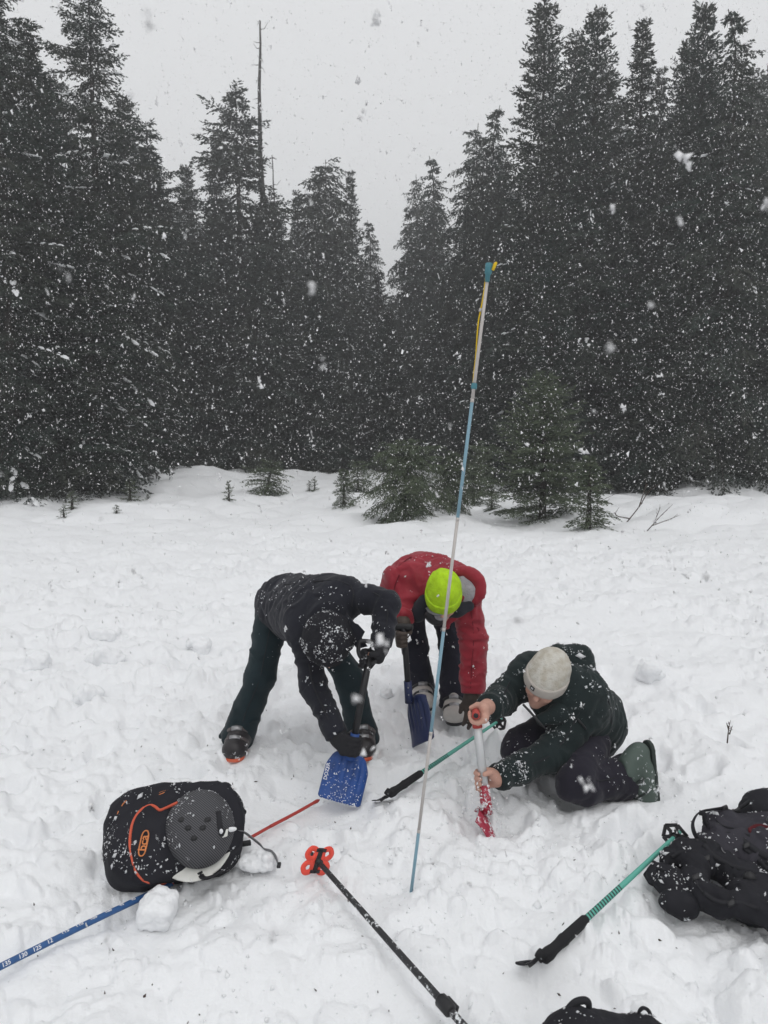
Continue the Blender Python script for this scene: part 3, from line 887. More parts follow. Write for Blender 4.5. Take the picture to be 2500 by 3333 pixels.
young('y_hem', 1318, 1690, 1425, 1.12, 3.3, 'small rounded weeping hemlock with bent top standing on the open snow')
young('y_hem', 1470, 1655, 1465, .8, 1.0, 'lower weeping sapling between the rounded weeping hemlock and the bushy young fir')
young('y_fir', 1765, 1685, 1228, 1.2, .5, 'bushy young fir, tallest of the saplings on the open snow')
young('y_small', 1915, 1715, 1488, 1.25, 1.5, 'small dark fir at the foot of the tallest sapling, beside bare twigs')
young('y_small', 1600, 1660, 1575, 1.2, 2.0, 'tiny fir tucked between the weeping sapling and the bushy young fir')
young('y_bush', 865, 1608, 1498, 1.4, .3, 'low leaning bushy conifer poking from the snow before the forest', lean=(0, .2))
young('y_small', 1120, 1645, 1530, 1.3, .8, 'small sapling with snow-weighted lower boughs beside the rounded weeping hemlock')
young('y_bush', 1165, 1600, 1500, 1.1, 2.8, 'low dark sapling close behind the snow-weighted one')
young('y_bush', 1540, 1640, 1520, 1.1, 4.1, 'low bush-like sapling close behind the weeping sapling')
young('y_fir', 1560, 1600, 1440, .9, 4.1, 'dim young fir at the forest foot behind the bush-like sapling', Y=21)
SD = 'seedlings sticking out of the snow'
young('y_seed', 423, 1628, 1558, 1.15, .2, 'largest tiered seedling with level branches on the far snow mound', group=SD)
young('y_seed2', 235, 1655, 1602, 1.3, 1.2, 'crooked seedling with one long side branch on the snow', group=SD)
young('y_seed2', 208, 1682, 1650, 1.5, 2.2, 'tuft-like seedling at the foot of the crooked one', group=SD)
young('y_seed2', 745, 1628, 1568, .9, .5, 'thin upright seedling with few twigs near the leaning bushy conifer', group=SD)
young('y_seed2', 380, 1668, 1645, 1.6, 3.0, 'tiny tuft of needles below the largest tiered seedling', group=SD)
young('y_seed', 1024, 1595, 1552, .8, 1.9, 'pointed seedling of a close pair, the taller one', group=SD)
young('y_seed2', 1007, 1596, 1566, 1.0, 2.9, 'pointed seedling of a close pair, the shorter one', group=SD)
young('y_seed2', 482, 1622, 1608, 1.6, .9, 'barely showing seedling tip beside the largest tiered seedling', group=SD)
# bare shrubs
def shrub(name, paths, lab, Y0, rad=.008, seed=0):
    g = gnd(*paths[0][0]) if Y0 is None else at(*paths[0][0], Y0)
    t = thing(name, lab, 'shrub', (g[0], g[1], Hg(g[0], g[1]) - .05), 'bare shrubs in the snow')
    rg = np.random.default_rng(seed)
    for P in paths:
        b = MB()
        pts = [at(px, py, g[1] + rg.normal(0, .08) * i) for i, (px, py) in enumerate(P)]
        pts[0][2] = min(pts[0][2], Hg(pts[0][0], pts[0][1]) - .03) if P is paths[0] else pts[0][2]
        sp = spline(pts, 12)
        b.tube(sp, [rad * (1 - .75 * k / 12) for k in range(13)], n=5)
        for k in range(4, 12, 2):
            d = unit(sp[k] - sp[k - 1] + rg.normal(0, .02, 3)) * rg.uniform(.05, .16) * min(1, rad / .011) ** 2
            b.tube([sp[k], sp[k] + d + (0, 0, rad)], [rad * .5, rad * .2], n=4)
        b.build('stem', M['twig'], t)
shrub('bare_shrub', [[(2030,1708),(2080,1650),(2112,1600),(2152,1570)],[(2080,1650),(2100,1590),(2108,1575)],[(2050,1688),(2010,1680),(2000,1668)]], 'arching bare shrub with several forked stems in the snow beside the saplings', None, .013, 1)
shrub('bare_shrub', [[(2105,1725),(2150,1680),(2190,1642)],[(2120,1712),(2180,1690),(2208,1678)],[(2130,1700),(2150,1650)]], 'low fan of bare twigs lying on the snow past the arching shrub', None, .009, 2)
shrub('bare_shrub', [[(1943,1660),(1960,1630),(2010,1605)],[(1945,1650),(1945,1600),(1942,1580)],[(1960,1632),(1990,1640)]], 'thin bare twigs right beside the small dark fir', None, .009, 3)
shrub('bare_shrub', [[(2340,1570),(2310,1550),(2280,1562)],[(2330,1562),(2340,1545),(2300,1540)],[(2350,1572),(2400,1545),(2420,1560)]], 'tangle of bare twigs over the snow mound by the forest', 21.5, .014, 4)
shrub('bare_shrub', [[(2368,2400),(2372,2370),(2378,2345)],[(2372,2375),(2364,2352)],[(2374,2390),(2384,2362)]], 'small dark twig sticking out of the trampled snow', None, .004, 5)
# ================================================================ PEOPLE
def proj(p):
    q = np.array(p) - (0, 0, CAM_Z)
    zc = q[1] * CP - q[2] * SP; yc = q[1] * SP + q[2] * CP
    return CX + F_PX * q[0] / zc, CY - F_PX * yc / zc
def frame(face, crown):
    c = unit(crown); f = unit(np.array(face) - c * (np.array(face) @ c)); s = np.cross(f, c)
    return s, f, c
def grip_hand(S, C, A, W, r, th=1.0, spread=.021):   # a hand closed round a bar: centre C, bar direction A, wrist W, bar radius r
    C, A, W = np.array(C), unit(A), np.array(W)
    u = W - C; u = unit(u - A * (u @ A)); v = np.cross(A, u)
    def P(ang, rad, off): return C + A * off + rad * (math.cos(R(ang)) * u + math.sin(R(ang)) * v)
    Wb = C + unit(W - C) * .085
    S.cone(W, Wb, .030 * th, .030 * th, .02)
    for i in range(4):
        o = (i - 1.5) * spread * (1 + .12 * (th - 1)); ln = (0.88, .98, 1.03, .96)[i]
        K = P(42, r + .020 * th, o)
        S.cone(Wb + A * o * .5, K, .021 * th, .0135 * th, .012)
        q = [K, P(42 + 55 * ln, r + .0125 * th, o), P(42 + 105 * ln, r + .0105 * th, o * 1.02), P(42 + 160 * ln, r + .0095 * th, o)]
        for a, b, ra, rb in ((0, 1, .0115, .0105), (1, 2, .0105, .0095), (2, 3, .0095, .008)):
            S.cone(q[a], q[b], ra * th, rb * th, .004)
    S.cone(Wb, P(-18, r + .022 * th, .012), .022 * th, .020 * th, .015)
    t = [P(-22, r + .024 * th, .022), P(-62, r + .015 * th, .034), P(-118, r + .0115 * th, .032)]
    S.cone(t[0], t[1], .0145 * th, .012 * th, .008); S.cone(t[1], t[2], .012 * th, .0095 * th, .004)
def open_hand(S, W, d, nrm, side, curl=22, th=1.0):  # relaxed hand hanging from wrist W along d, palm facing nrm, thumb towards side
    W = np.array(W); d = unit(d); nrm = unit(np.array(nrm) - d * (np.array(nrm) @ d)); s = np.cross(d, nrm) * (1 if side > 0 else -1)
    for i in range(4):
        o = (i - 1.5) * .0215 * (1 + .3 * (th - 1)); L = (.036, .043, .046, .041)[i] * (1 + .1 * (th - 1))
        K = W + d * (.088 - .004 * abs(i - 2)) + s * o
        S.cone(W + s * o * .6, K, .020 * th, .0135 * th, .014)
        p = K; dd = d
        for k in range(3):
            a = R(curl * (.7 + .5 * k) + (i - 1.5) * 4)
            dd = dd * math.cos(a) + nrm * math.sin(a); dd = unit(dd + s * (i - 1.5) * .05)
            q = p + dd * L * (1, .72, .55)[k]
            S.cone(p, q, (.0115, .0105, .0095)[k] * th, (.0105, .0095, .008)[k] * th, .004); p = q
    b = W + d * .03 + s * .030; m_ = W + d * .062 + s * .058 + nrm * .014; e = m_ + d * .030 + s * .006 + nrm * .014
    S.cone(W + d * .01 + s * .012, b, .022 * th, .019 * th, .015); S.cone(b, m_, .0155 * th, .013 * th, .008); S.cone(m_, e, .012 * th, .0095 * th, .004)
def body_sdf(J, hands):
    S = Sdf()
    s, f, c = frame(J['face'], J['crown']); h = J['head']; ax = np.array([s, f, c])
    S.cone(J['pelvis'], J['chest'], .105, .115, .05)
    S.cone(J['chest'], J['neck'], .11, .055, .05)
    S.cone(J['neck'], h - c * .05 - f * .01, .052, .055, .03)
    S.ell(h, (.074, .094, .108), ax, .03)
    S.ell(h + f * .026 - c * .062, (.056, .066, .058), ax, .03)
    S.cone(h + f * .088 - c * .008, h + f * .108 - c * .040, .009, .0135, .012)              # nose
    S.ell(h + f * .083 - c * .072, (.024, .012, .006), ax, .006)                             # lips
    S.ell(h + f * .083 - c * .083, (.021, .012, .006), ax, .006)
    S.ell(h + f * .072 - c * .102, (.026, .02, .018), ax, .02)                               # chin
    for e in (-1, 1):
        S.ell(h + s * e * .074 - c * .025 - f * .005, (.010, .020, .030), ax, .006)          # ears
        S.ell(h + f * .083 + s * e * .032 + c * .004, (.013, .012, .010), ax, .006)          # eyes, closed lids
        S.ell(h + f * .084 + s * e * .032 + c * .022, (.024, .014, .008), ax, .012)          # brows
        S.ell(h + f * .068 + s * e * .040 - c * .034, (.024, .026, .022), ax, .02)           # cheeks
    for k in 'LR':
        S.cone(J['sh' + k], J['chest'], .055, .085, .05)
        S.cone(J['sh' + k], J['el' + k], .046, .038, .02); S.cone(J['el' + k], J['wr' + k], .038, .027, .015)
        S.cone(J['hip' + k], J['pelvis'], .085, .10, .05)
        S.cone(J['hip' + k], J['kn' + k], .066, .048, .02); S.cone(J['kn' + k], J['an' + k], .048, .034, .02)
        S.cone(J['an' + k], J['an' + k] + unit(J['toe' + k] - J['an' + k]) * .13, .036, .028, .02)
    for g in hands: g(S)
    return S
def torso(S, J, r_hip, r_sh, k=.11, extra=.0):
    S.cone(J['hipL'] * .55 + J['hipR'] * .45, J['shL'] * .68 + J['chest'] * .32, r_hip, r_sh, k)
    S.cone(J['hipR'] * .55 + J['hipL'] * .45, J['shR'] * .68 + J['chest'] * .32, r_hip, r_sh, k)
    S.cone(J['pelvis'], J['chest'], r_hip + extra, r_sh + extra, k)
def sleeve(S, sh, el, wr, r=(.082, .066, .056), k=.05, end=.0):
    d = unit(wr - el)
    S.cone(sh, el, r[0], r[1], k)
    S.cone(el, wr + d * .02, r[1], r[2], .03, clip=(wr + d * end, d))
def leg(S, hp, kn, an, r=(.105, .085, .078), k=.06, end=.0):
    d = unit(an - kn)
    S.cone(hp, kn, r[0], r[1], k)
    S.cone(kn, an + d * .10, r[1], r[2], .04, clip=(an + d * end, d))
def boot(parent, sole, fwd, up, ms, mt, L=.295, cuff=.22, lean=.12, buckles=True, w_=.056, name='boot', mb=None, orange=None):
    f = unit(fwd); u = unit(np.array(up) - f * (np.array(up) @ f)); s = np.cross(f, u)
    o = np.array(sole, float)                         # centre of the sole under the ankle
    def P(a, b, c): return o + f * a + u * b + s * c
    S = Sdf(); ax = np.array([s, f, u])
    S.cone(P(.03, .060, 0), P(L * .52, .052, 0), w_ * 1.04, w_ * .86, .03)
    S.cone(P(-.055, .062, 0), P(.03, .075, 0), w_ * .86, w_ * 1.0, .03)
    S.ell(P(L * .50, .046, 0), (w_ * 1.0, .060, .044), ax, .03)
    S.cone(P(-.03, .10, 0), P(-.03 + lean * .6, cuff, 0), w_ * .86, w_ * .88, .03, clip=(P(0, cuff + .012, 0), u))
    S.cone(P(.02, .095, 0), P(.045, .125, 0), w_ * .62, w_ * .60, .04)
    S.cut(lambda p: -((p - P(0, .016, 0)) @ u))
    bo = solid(name, S, ms, parent, .0065)
    B = MB(); B.box(P(L * .14, .008, 0), (s, f, u), (w_ * .80, L * .50, .012)); B.box(P(L * .62, .012, 0), (s, f, u), (w_ * .60, .024, .010))
    sol = Sdf(); sol.cone(P(-.065, .012, 0), P(L * .545, .012, 0), w_ * .76, w_ * .84, .02); sol.cut(lambda p: np.abs((p - P(0, .012, 0)) @ u) - .010)
    solid('sole', sol, mt, bo, .0055)
    if orange is not None:
        pts = [trace_local(S, P(t, b, c), -s * np.sign(c) * 1.0) for t, b, c in ((.0, .03, .09), (.06, .03, .09), (.12, .03, .09), (.16, .03, .08))]
    if buckles:
        for t, b in ((.125, .092), (.075, .122)) if cuff < .16 else ((.115, .098), (.060, .135), (.045, .185)):
            q = MB()
            arc = []
            for a in np.linspace(-1.15, 1.15, 9):
                d = unit(s * math.sin(a) + unit(u * .75 + f * .65) * math.cos(a)); p0 = P(t - .05, b - .055, 0)
                arc.append(trace_local(S, p0 + d * .16, -d) + d * .002)
            q.tube(arc, 1, n=6, flat=(.009, .0035), up=unit(u + f))
            bk = q.build('buckle', mb or M['black_plastic_clean'], bo)
            q = MB(); q.tube([arc[3], arc[4], arc[5]], 1, n=6, flat=(.0125, .0055), up=unit(u + f) ); lev = q.build('lever', M['metal'], None)
            lev.parent = parent; lev.data.transform(Matrix.Translation(Vector(tuple(-base(parent))))); lev.name = 'buckle_lever'
    return bo
def trace_local(S, p, d):
    p = np.array(p, float); d = unit(d)
    for k in range(80):
        e = float(S(p[None])[0])
        if e < .0006: break
        p = p + d * max(e * .7, .0003)
    return p
def beanie(parent, J, m_top, m_cuff, r=(.098, .118, .128), band=.055, level=.0, lump=.0025, res=.006, fold=.0):
    s, f, c = frame(J['face'], J['crown']); h = J['head']; ax = np.array([s, f, c])
    tilt = unit(c + f * .14)
    S = Sdf(); S.ell(h + c * .012 - f * .004, r, ax, .02, clip=(h + c * (level + .004), -tilt))
    S.ell(h + c * .07 - f * .035, (r[0] * .80, r[1] * .70, r[2] * .62), ax, .05)
    o = solid('beanie', S, m_top, parent, res, lump=lump, fold=fold, seed=3)
    C = Sdf(); C.ell(h + c * .012 - f * .004, (r[0] + .007, r[1] + .007, r[2] + .012), ax, .02,
                     clip=[(h + c * level, -tilt), (h + c * (level + band), tilt)])
    cu = solid('cuff', C, m_cuff, o, .005, lump=.001)
    return o, S, C
def parts_of_hand(parent, fn, m, name='glove', res=.0055, cuff=None):
    S = Sdf(); fn(S)
    if cuff: S.cone(cuff[0], cuff[1], cuff[2], cuff[3], .015)
    return solid(name, S, m, parent, res, lump=.0008)
def shovel(label, top, sock, tip, xdir, wd, mb, msft, mh, handle='T', hdir=None, rs=.0165, ribs=True, group=None, ms=None):
    top, sock, tip = map(np.array, (top, sock, tip))
    t = thing('snow_shovel', label, 'shovel', (tip[0], tip[1], 0), group)
    ax = unit(sock - top)
    b = MB(); b.tube([top, top * .5 + sock * .5, sock + ax * .02], rs, n=12); b.build('shaft', msft, t)
    b = MB(); b.tube([sock - ax * .10, sock - ax * .02, sock + ax * .02], [rs + .005, rs + .006, rs + .007], n=12); b.build('socket', ms or mb, t)
    for k in (.03, .07):
        b = MB(); s0 = sock - ax * k; b.tube([s0 + V3(0, -1, 0) * (rs + .002), s0 + V3(0, -1, 0) * (rs + .007)], .004, n=8); b.build('push_button', M['metal'], t)
    hx = unit(hdir if hdir is not None else xdir); hx = unit(hx - ax * (hx @ ax))
    b = MB()
    if handle == 'D':
        q = [top + hx * .0 + ax * .04, top - hx * .045 + ax * .005, top - hx * .058 - ax * .035, top - hx * .045 - ax * .062, top + hx * .045 - ax * .062, top + hx * .058 - ax * .035, top + hx * .045 + ax * .005, top + ax * .04]
        b.tube(spline(q, 30), .0105, n=8)
    else:
        b.tube([top - hx * .050, top - hx * .046, top + hx * .046, top + hx * .050], [.0150, .0172, .0172, .0150], n=14)
        b.tube([top + ax * .06, top], [rs + .003, .0155], n=10)
    hd_ = b.build('handle', mh, t)
    if handle == 'T':
        for e in (-1, 1):
            b = MB(); b.tube([top + hx * e * .0495, top + hx * e * .0508], [.0112, .0105], n=14); b.build('handle_hollow_shade', M['black_plastic_clean'], t)  # flat dark disc on each grip end: painted shade of the hollow inside
    # blade: dished plate with ribs
    yd = tip - sock; L = np.linalg.norm(yd); yd = yd / L
    xd = np.array(xdir, float); xd = unit(xd - yd * (xd @ yd)); zd = np.cross(xd, yd)
    nu, nv = 37, 25
    U, Vv = np.meshgrid(np.linspace(-1, 1, nu), np.linspace(0, 1, nv))
    wid = wd * (.80 + .20 * smooth(0, .35, Vv)) * .5
    wid = wid * np.sqrt(np.clip(1 - np.clip((.08 - Vv) / .08, 0, 1) ** 2 * .15, 0, 1))
    x = U * wid
    y = -.012 + Vv * (L + .012) - .010 * np.clip((np.abs(U) - .85) / .15, 0, 1) ** 2 * (Vv > .9) + .02 * (1 - Vv) ** 3 * np.abs(U) ** 4
    z = .030 * np.abs(U) ** 3.5 * (1 - .3 * Vv) + .030 * (1 - Vv) ** 4 + .010 * np.sin(Vv * 3.1)
    if ribs:
        for c_ in (-.66, -.33, 0, .33, .66):
            z = z + .0085 * np.exp(-((U - c_) / .075) ** 2) * smooth(.08, .2, Vv) * (1 - smooth(.6, .78, Vv))
    pts = sock + x[..., None] * xd + y[..., None] * yd + z[..., None] * zd
    ii, jj = np.meshgrid(np.arange(nv - 1), np.arange(nu - 1), indexing='ij'); i0 = ii * nu + jj
    bl = link('blade', mesh_np('blade', pts.reshape(-1, 3) - base(t), np.stack([i0, i0 + 1, i0 + nu + 1, i0 + nu], -1).reshape(-1, 4)), mb, t)
    so = bl.modifiers.new('thick', 'SOLIDIFY'); so.thickness = .0045; so.offset = 0
    return t, dict(sock=sock, xd=xd, yd=yd, zd=zd, L=L)
def mixp(a, b, t): return np.array(a) * (1 - t) + np.array(b) * t

# ---------------------------------------------------------------- the person in black, bent over the blue shovel
shA_top, shA_sock, shA_tip = at(1203, 2135, 3.30), at(1143, 2458, 3.235), at(1103, 2612, 3.15)
J = dict(pelvis=at(945, 1965, 3.98), chest=at(1035, 1975, 3.62), neck=at(1066, 2010, 3.45), head=at(1066, 2085, 3.33),
         crown=V3(.03, -.80, .42), face=V3(.08, -.30, -.95),
         shL=at(1130, 1938, 3.52), elL=at(1262, 1962, 3.44), wrL=at(1240, 2098, 3.34),
         shR=at(985, 2050, 3.48), elR=at(1022, 2235, 3.40), wrR=at(1098, 2392, 3.27),
         hipR=at(890, 1985, 3.96), knR=at(848, 2200, 3.84), anR=at(782, 2375, 3.80), toeR=at(756, 2470, 3.60),
         hipL=at(1000, 1985, 3.96), knL=at(1142, 2215, 3.80), anL=at(1178, 2378, 3.80), toeL=at(1192, 2450, 3.66))
gA = gnd(775, 2450)
pA = thing('person', 'person in black jacket and dark teal trousers bending over a bright blue shovel', 'person', (gA[0] + .3, gA[1] + .15, 0))
axA = unit(shA_sock - shA_top)
hAL = lambda th: (lambda S: grip_hand(S, mixp(shA_top, shA_sock, .04), -axA, J_A['wrL'], .018, th))
hAR = lambda th: (lambda S: grip_hand(S, mixp(shA_top, shA_sock, .90), -axA, J_A['wrR'], .019, th))
J_A = J
solid('body', body_sdf(J, [hAL(.8), hAR(.8)]), M['skin'], pA, .0115)
S = Sdf(); torso(S, J, .125, .115, .12)
sleeve(S, J['shL'], J['elL'], J['wrL'], (.074, .058, .046)); sleeve(S, J['shR'], J['elR'], J['wrR'], (.072, .058, .049))
S.cone(J['chest'], J['neck'], .11, .085, .06)
S.ell(J['pelvis'] + (0, .03, .0), (.175, .15, .13), None, .08)
jk = solid('jacket', S, M['black_jacket'], pA, .009, fold=.012, seed=1); JA = S
flecks('snow_flecks', S, SURF[jk.name][0], pA, 330, .010, 1, .25)
# hood folded beside the head, with a stiff pointed edge
S = Sdf(); hp_ = at(1150, 2060, 3.40)
S.cone(at(1085, 1992, 3.45), at(1142, 2040, 3.40), .040, .026, .04)
S.cone(at(1010, 2010, 3.45), at(1085, 1992, 3.45), .042, .040, .04)
solid('hood', S, M['black_jacket'], pA, .008, fold=.004, seed=5)
q = MB(); fl_ = [(1140, 2022), (1166, 2032), (1188, 2056), (1178, 2076), (1197, 2104), (1166, 2112), (1148, 2092)]
q.add([at(a, b, 3.345) for a, b in fl_] + [at(a - 3, b, 3.365) for a, b in fl_], [tuple(range(6, -1, -1)), tuple(range(7, 14))] + [(k, (k + 1) % 7, (k + 1) % 7 + 7, k + 7) for k in range(7)])
q.build('hood_flap', M['black_jacket'], pA, sm=False)
S = Sdf()
S.ell(J['pelvis'] - (0, 0, .03), (.155, .125, .11), None, .06)
leg(S, J['hipR'], J['knR'], J['anR'], (.095, .072, .082), end=.075); leg(S, J['hipL'], J['knL'], J['anL'], (.092, .072, .082), end=.075)
S.cone(J['anR'] + (-.02, .01, -.01), J['anR'] + (-.11, .02, -.045), .05, .006, .03)
tr = solid('trousers', S, M['teal_pants'], pA, .009, fold=.010, seed=2, along=2.2); TA = S
flecks('snow_flecks', S, SURF[tr.name][0], pA, 60, .008, 2, -.2)
s_, f_, c_ = frame(J['face'], J['crown']); axh = np.array([s_, f_, c_])
S = Sdf(); S.ell(J['head'] + c_ * .012 - f_ * .004, (.114, .128, .126), axh, .02, clip=(J['head'] + c_ * -.028, -c_))
S.cone(J['head'] - s_ * .10 - c_ * .02, J['head'] + s_ * .10 - c_ * .02, .03, .03, .03); S.ell(J['head'] - f_ * .03 - c_ * .02, (.105, .10, .10), axh, .04)
bn = solid('knit_hat', S, M['black_knit'], pA, .0065, lump=.004, seed=9)
flecks('snow_flecks', S, SURF[bn.name][0], pA, 520, .0085, 3, -.7)
parts_of_hand(pA, hAL(1.30), M['black_glove'], cuff=(J['wrL'] + unit(J['elL'] - J['wrL']) * .03, J['wrL'] - unit(J['elL'] - J['wrL']) * .02, .044, .040))
parts_of_hand(pA, hAR(1.30), M['black_glove'], cuff=(J['wrR'] + unit(J['elR'] - J['wrR']) * .03, J['wrR'] - unit(J['elR'] - J['wrR']) * .02, .046, .042))
for k in 'RL':
    g = J['toe' + k]; fw = V3(*(J['toe' + k] - J['an' + k])[:2], 0); fw = unit(fw + (0, -.15, 0))
    so = np.array([J['an' + k][0], J['an' + k][1], 0]) + fw * .0
    zz = J['toe' + k][2] - .022
    boot(pA, (so[0], so[1], zz), fw, (0, 0, 1), M['boot_black'], M['boot_orange'], L=.285, cuff=.125, w_=.062, lean=.03, mb=M['boot_strap'])
tA, bA = shovel('avalanche shovel with bright blue ribbed blade and black shaft held by bending person', shA_top, shA_sock, shA_tip,
       at(1198, 2475, 3.22) - at(1080, 2447, 3.22), .198, M['blade_blue'], M['black_plastic_clean'], M['black_plastic_clean'], 'D', hdir=V3(1, .1, -.25))
def text(body, size, m, parent, pos, xdir, zdir, ext=.0006, name='lettering'):
    c = bpy.data.curves.new(name, 'FONT'); c.body = body; c.size = size; c.extrude = ext; c.offset = size * .012; c.align_x = 'CENTER'; c.align_y = 'CENTER'
    o = bpy.data.objects.new(name, c)
    me = bpy.data.meshes.new_from_object(o); bpy.data.objects.remove(o)
    me.materials.clear(); o = link(name, me, m, None, sm=False)
    x = unit(xdir); z = unit(np.array(zdir) - x * (np.array(zdir) @ x)); y = np.cross(z, x)
    off = np.zeros(3); p = parent
    while p is not None: off = off + base(p); p = p.parent
    o.parent = parent
    o.matrix_local = Matrix(((x[0], y[0], z[0], pos[0] - off[0]), (x[1], y[1], z[1], pos[1] - off[1]), (x[2], y[2], z[2], pos[2] - off[2]), (0, 0, 0, 1)))
    return o
rg = np.random.default_rng(78); P = np.stack([bA['sock'] + bA['xd'] * rg.uniform(-.09, .09) + bA['yd'] * bA['L'] * (1.0 - .8 * rg.random() ** 2.2) for k in range(210)]) + (bA['zd'] * (1 if bA['zd'][1] < 0 else -1)) * .012
blobs('snow_flecks', P - base(tA), rg.uniform(.002, .008, 210), M['flake'], tA, rg)
zf = bA['zd'] if bA['zd'][1] < 0 else -bA['zd']
text('DOZER', .022, M['white_print'], tA, at(1064, 2510, 3.155), unit(at(1070, 2480, 3.2) - at(1058, 2540, 3.17)), zf, ext=.0015)

# ---------------------------------------------------------------- the person in the red jacket
shB_top, shB_sock, shB_tip = at(1314, 2040, 3.86), at(1331, 2275, 3.86), at(1368, 2422, 3.74)
J = dict(pelvis=at(1372, 1882, 4.50), chest=at(1402, 1890, 4.16), neck=at(1435, 1935, 4.02), head=at(1443, 1942, 3.92),
         crown=V3(-.02, -.52, .85), face=V3(-.10, -.80, -.52),
         shR=at(1300, 1890, 4.12), elR=at(1272, 1952, 4.12), wrR=at(1308, 2022, 3.93),
         shL=at(1512, 1920, 4.06), elL=at(1541, 2080, 4.02), wrL=at(1538, 2255, 3.93),
         hipR=at(1322, 1905, 4.48), knR=at(1352, 2105, 4.36), anR=at(1372, 2238, 4.36), toeR=at(1384, 2300, 4.18),
         hipL=at(1428, 1905, 4.48), knL=at(1470, 2110, 4.34), anL=at(1474, 2262, 4.24), toeL=at(1478, 2345, 4.06))
J_B = J
pB = thing('person', 'person in red jacket and neon yellow knit hat stooping over a dark shovel', 'person', (J['pelvis'][0], 4.3, 0))
axB = unit(shB_sock - shB_top)
hBR = lambda th: (lambda S: grip_hand(S, mixp(shB_top, shB_sock, .16), -axB, J_B['wrR'] , .018, th))
hBL = lambda th: (lambda S: open_hand(S, J_B['wrL'] + (0, 0, -.01), V3(.02, -.30, -1), V3(-.2, .9, -.2), -1, 14, th))
solid('body', body_sdf(J, [hBR(.8), hBL(.8)]), M['skin'], pB, .0105)
S = Sdf(); torso(S, J, .128, .128, .12)
sleeve(S, J['shR'], J['elR'], J['wrR'], (.084, .070, .058)); sleeve(S, J['shL'], J['elL'], J['wrL'], (.084, .070, .064))
S.cone(J['chest'], J['neck'], .12, .09, .06)
S.ell(J['pelvis'] + (0, .02, .0), (.17, .14, .12), None, .08)
S.cone(at(1325, 1950, 4.02), at(1338, 2005, 4.0), .045, .018, .04)          # open front edges hanging down
S.cone(at(1480, 1985, 3.98), at(1452, 2035, 3.97), .05, .016, .04)
jk = solid('jacket', S, M['red_jacket'], pB, .0085, fold=.015, seed=11); JB = S
flecks('snow_flecks', S, SURF[jk.name][0], pB, 230, .010, 4, .25)
S = Sdf()                                                                      # red hood lying open round the head
hc = at(1506, 1918, 3.97)
for a in np.linspace(-.75, 1.6, 9):
    q = hc + V3(.098 * math.cos(a), .02 - .02 * math.cos(a), .098 * math.sin(a)) ; q2 = hc + V3(.098 * math.cos(a + .37), .02 - .02 * math.cos(a + .37), .098 * math.sin(a + .37))
    S.cone(q, q2, .026, .026, .02)
S.cone(at(1535, 1875, 4.0), at(1566, 1888, 3.96), .035, .010, .03)
solid('hood', S, M['red_jacket'], pB, .008, fold=.004, seed=12)
S = Sdf(); S.ell(at(1510, 1922, 3.99), (.095, .045, .095), None, .02)
solid('hood_lining', S, M['grey_fleece'], pB, .009, lump=.004, seed=13)
S = Sdf(); S.cone(at(1490, 1985, 3.93), at(1528, 1972, 3.95), .038, .026, .02); S.cone(at(1490, 1985, 3.93), at(1450, 1995, 3.92), .036, .03, .02)
S.cone(at(1385, 1965, 3.97), at(1360, 2000, 3.98), .05, .045, .03)
solid('collar', S, M['black_jacket'], pB, .008, fold=.003, seed=14)
S = Sdf(); S.ell(J['pelvis'] - (0, 0, .03), (.155, .12, .11), None, .06)
leg(S, J['hipR'], J['knR'], J['anR'], (.095, .070, .084), end=.075); leg(S, J['hipL'], J['knL'], J['anL'], (.090, .064, .080), end=.070)
tr = solid('trousers', S, M['navy_pants'], pB, .009, fold=.009, seed=15, along=2.2)
flecks('snow_flecks', S, SURF[tr.name][0], pB, 50, .008, 5, -.2)
bn, Sb, Cb = beanie(pB, J, M['neon'], M['neon'], r=(.094, .112, .120), band=.060, level=-.020, lump=.0016, fold=.003)
s_, f_, c_ = frame(J['face'], J['crown'])
pt = trace(Cb, 1452, 1968)
q = MB(); q.box(pt + unit(pt - J['head']) * .0015, (s_, unit(np.cross(s_, unit(pt - J['head']))), unit(pt - J['head'])), (.024, .012, .0015)); q.build('hat_patch', M['grey_webbing'], bn)
# goggles pushed down under the chin
S = Sdf(); gc = at(1412, 2012, 3.90)
S.ell(gc, (.055, .035, .036), np.array([unit(V3(.9, -.2, -.5)), unit(V3(.2, .97, 0)), unit(V3(.5, 0, .85))]), .01)
go = solid('goggles', S, M['black_plastic_clean'], pB, .006)
S = Sdf(); S.ell(at(1432, 2003, 3.895), (.045, .04, .030), None, .01); solid('neck_gaiter', S, M['grey_fleece'], pB, .007, lump=.003)
q = MB(); q.tube(spline([at(1388, 1975, 3.93), at(1400, 1990, 3.875), at(1425, 2000, 3.845), at(1450, 1993, 3.85)], 12), 1, n=6, flat=(.010, .003), up=V3(0, -1, .2)); q.build('goggle_strap', M['grey_webbing'], pB)
parts_of_hand(pB, hBR(1.28), M['brown_glove'], cuff=(J['wrR'] + unit(J['elR'] - J['wrR']) * .03, J['wrR'] - unit(J['elR'] - J['wrR']) * .03, .042, .040))
parts_of_hand(pB, hBL(1.28), M['brown_glove'], cuff=(J['wrL'] + unit(J['elL'] - J['wrL']) * .03, J['wrL'] - unit(J['elL'] - J['wrL']) * .02, .048, .042))
for k in 'RL':
    fw = unit(V3(*(J['toe' + k] - J['an' + k])[:2], 0) + (0, -.1, 0))
    boot(pB, (J['an' + k][0], J['an' + k][1], J['toe' + k][2] - .03), fw, (0, 0, 1), M['boot_white'], M['black_plastic'], L=.28, cuff=.125, w_=.060, lean=.03)
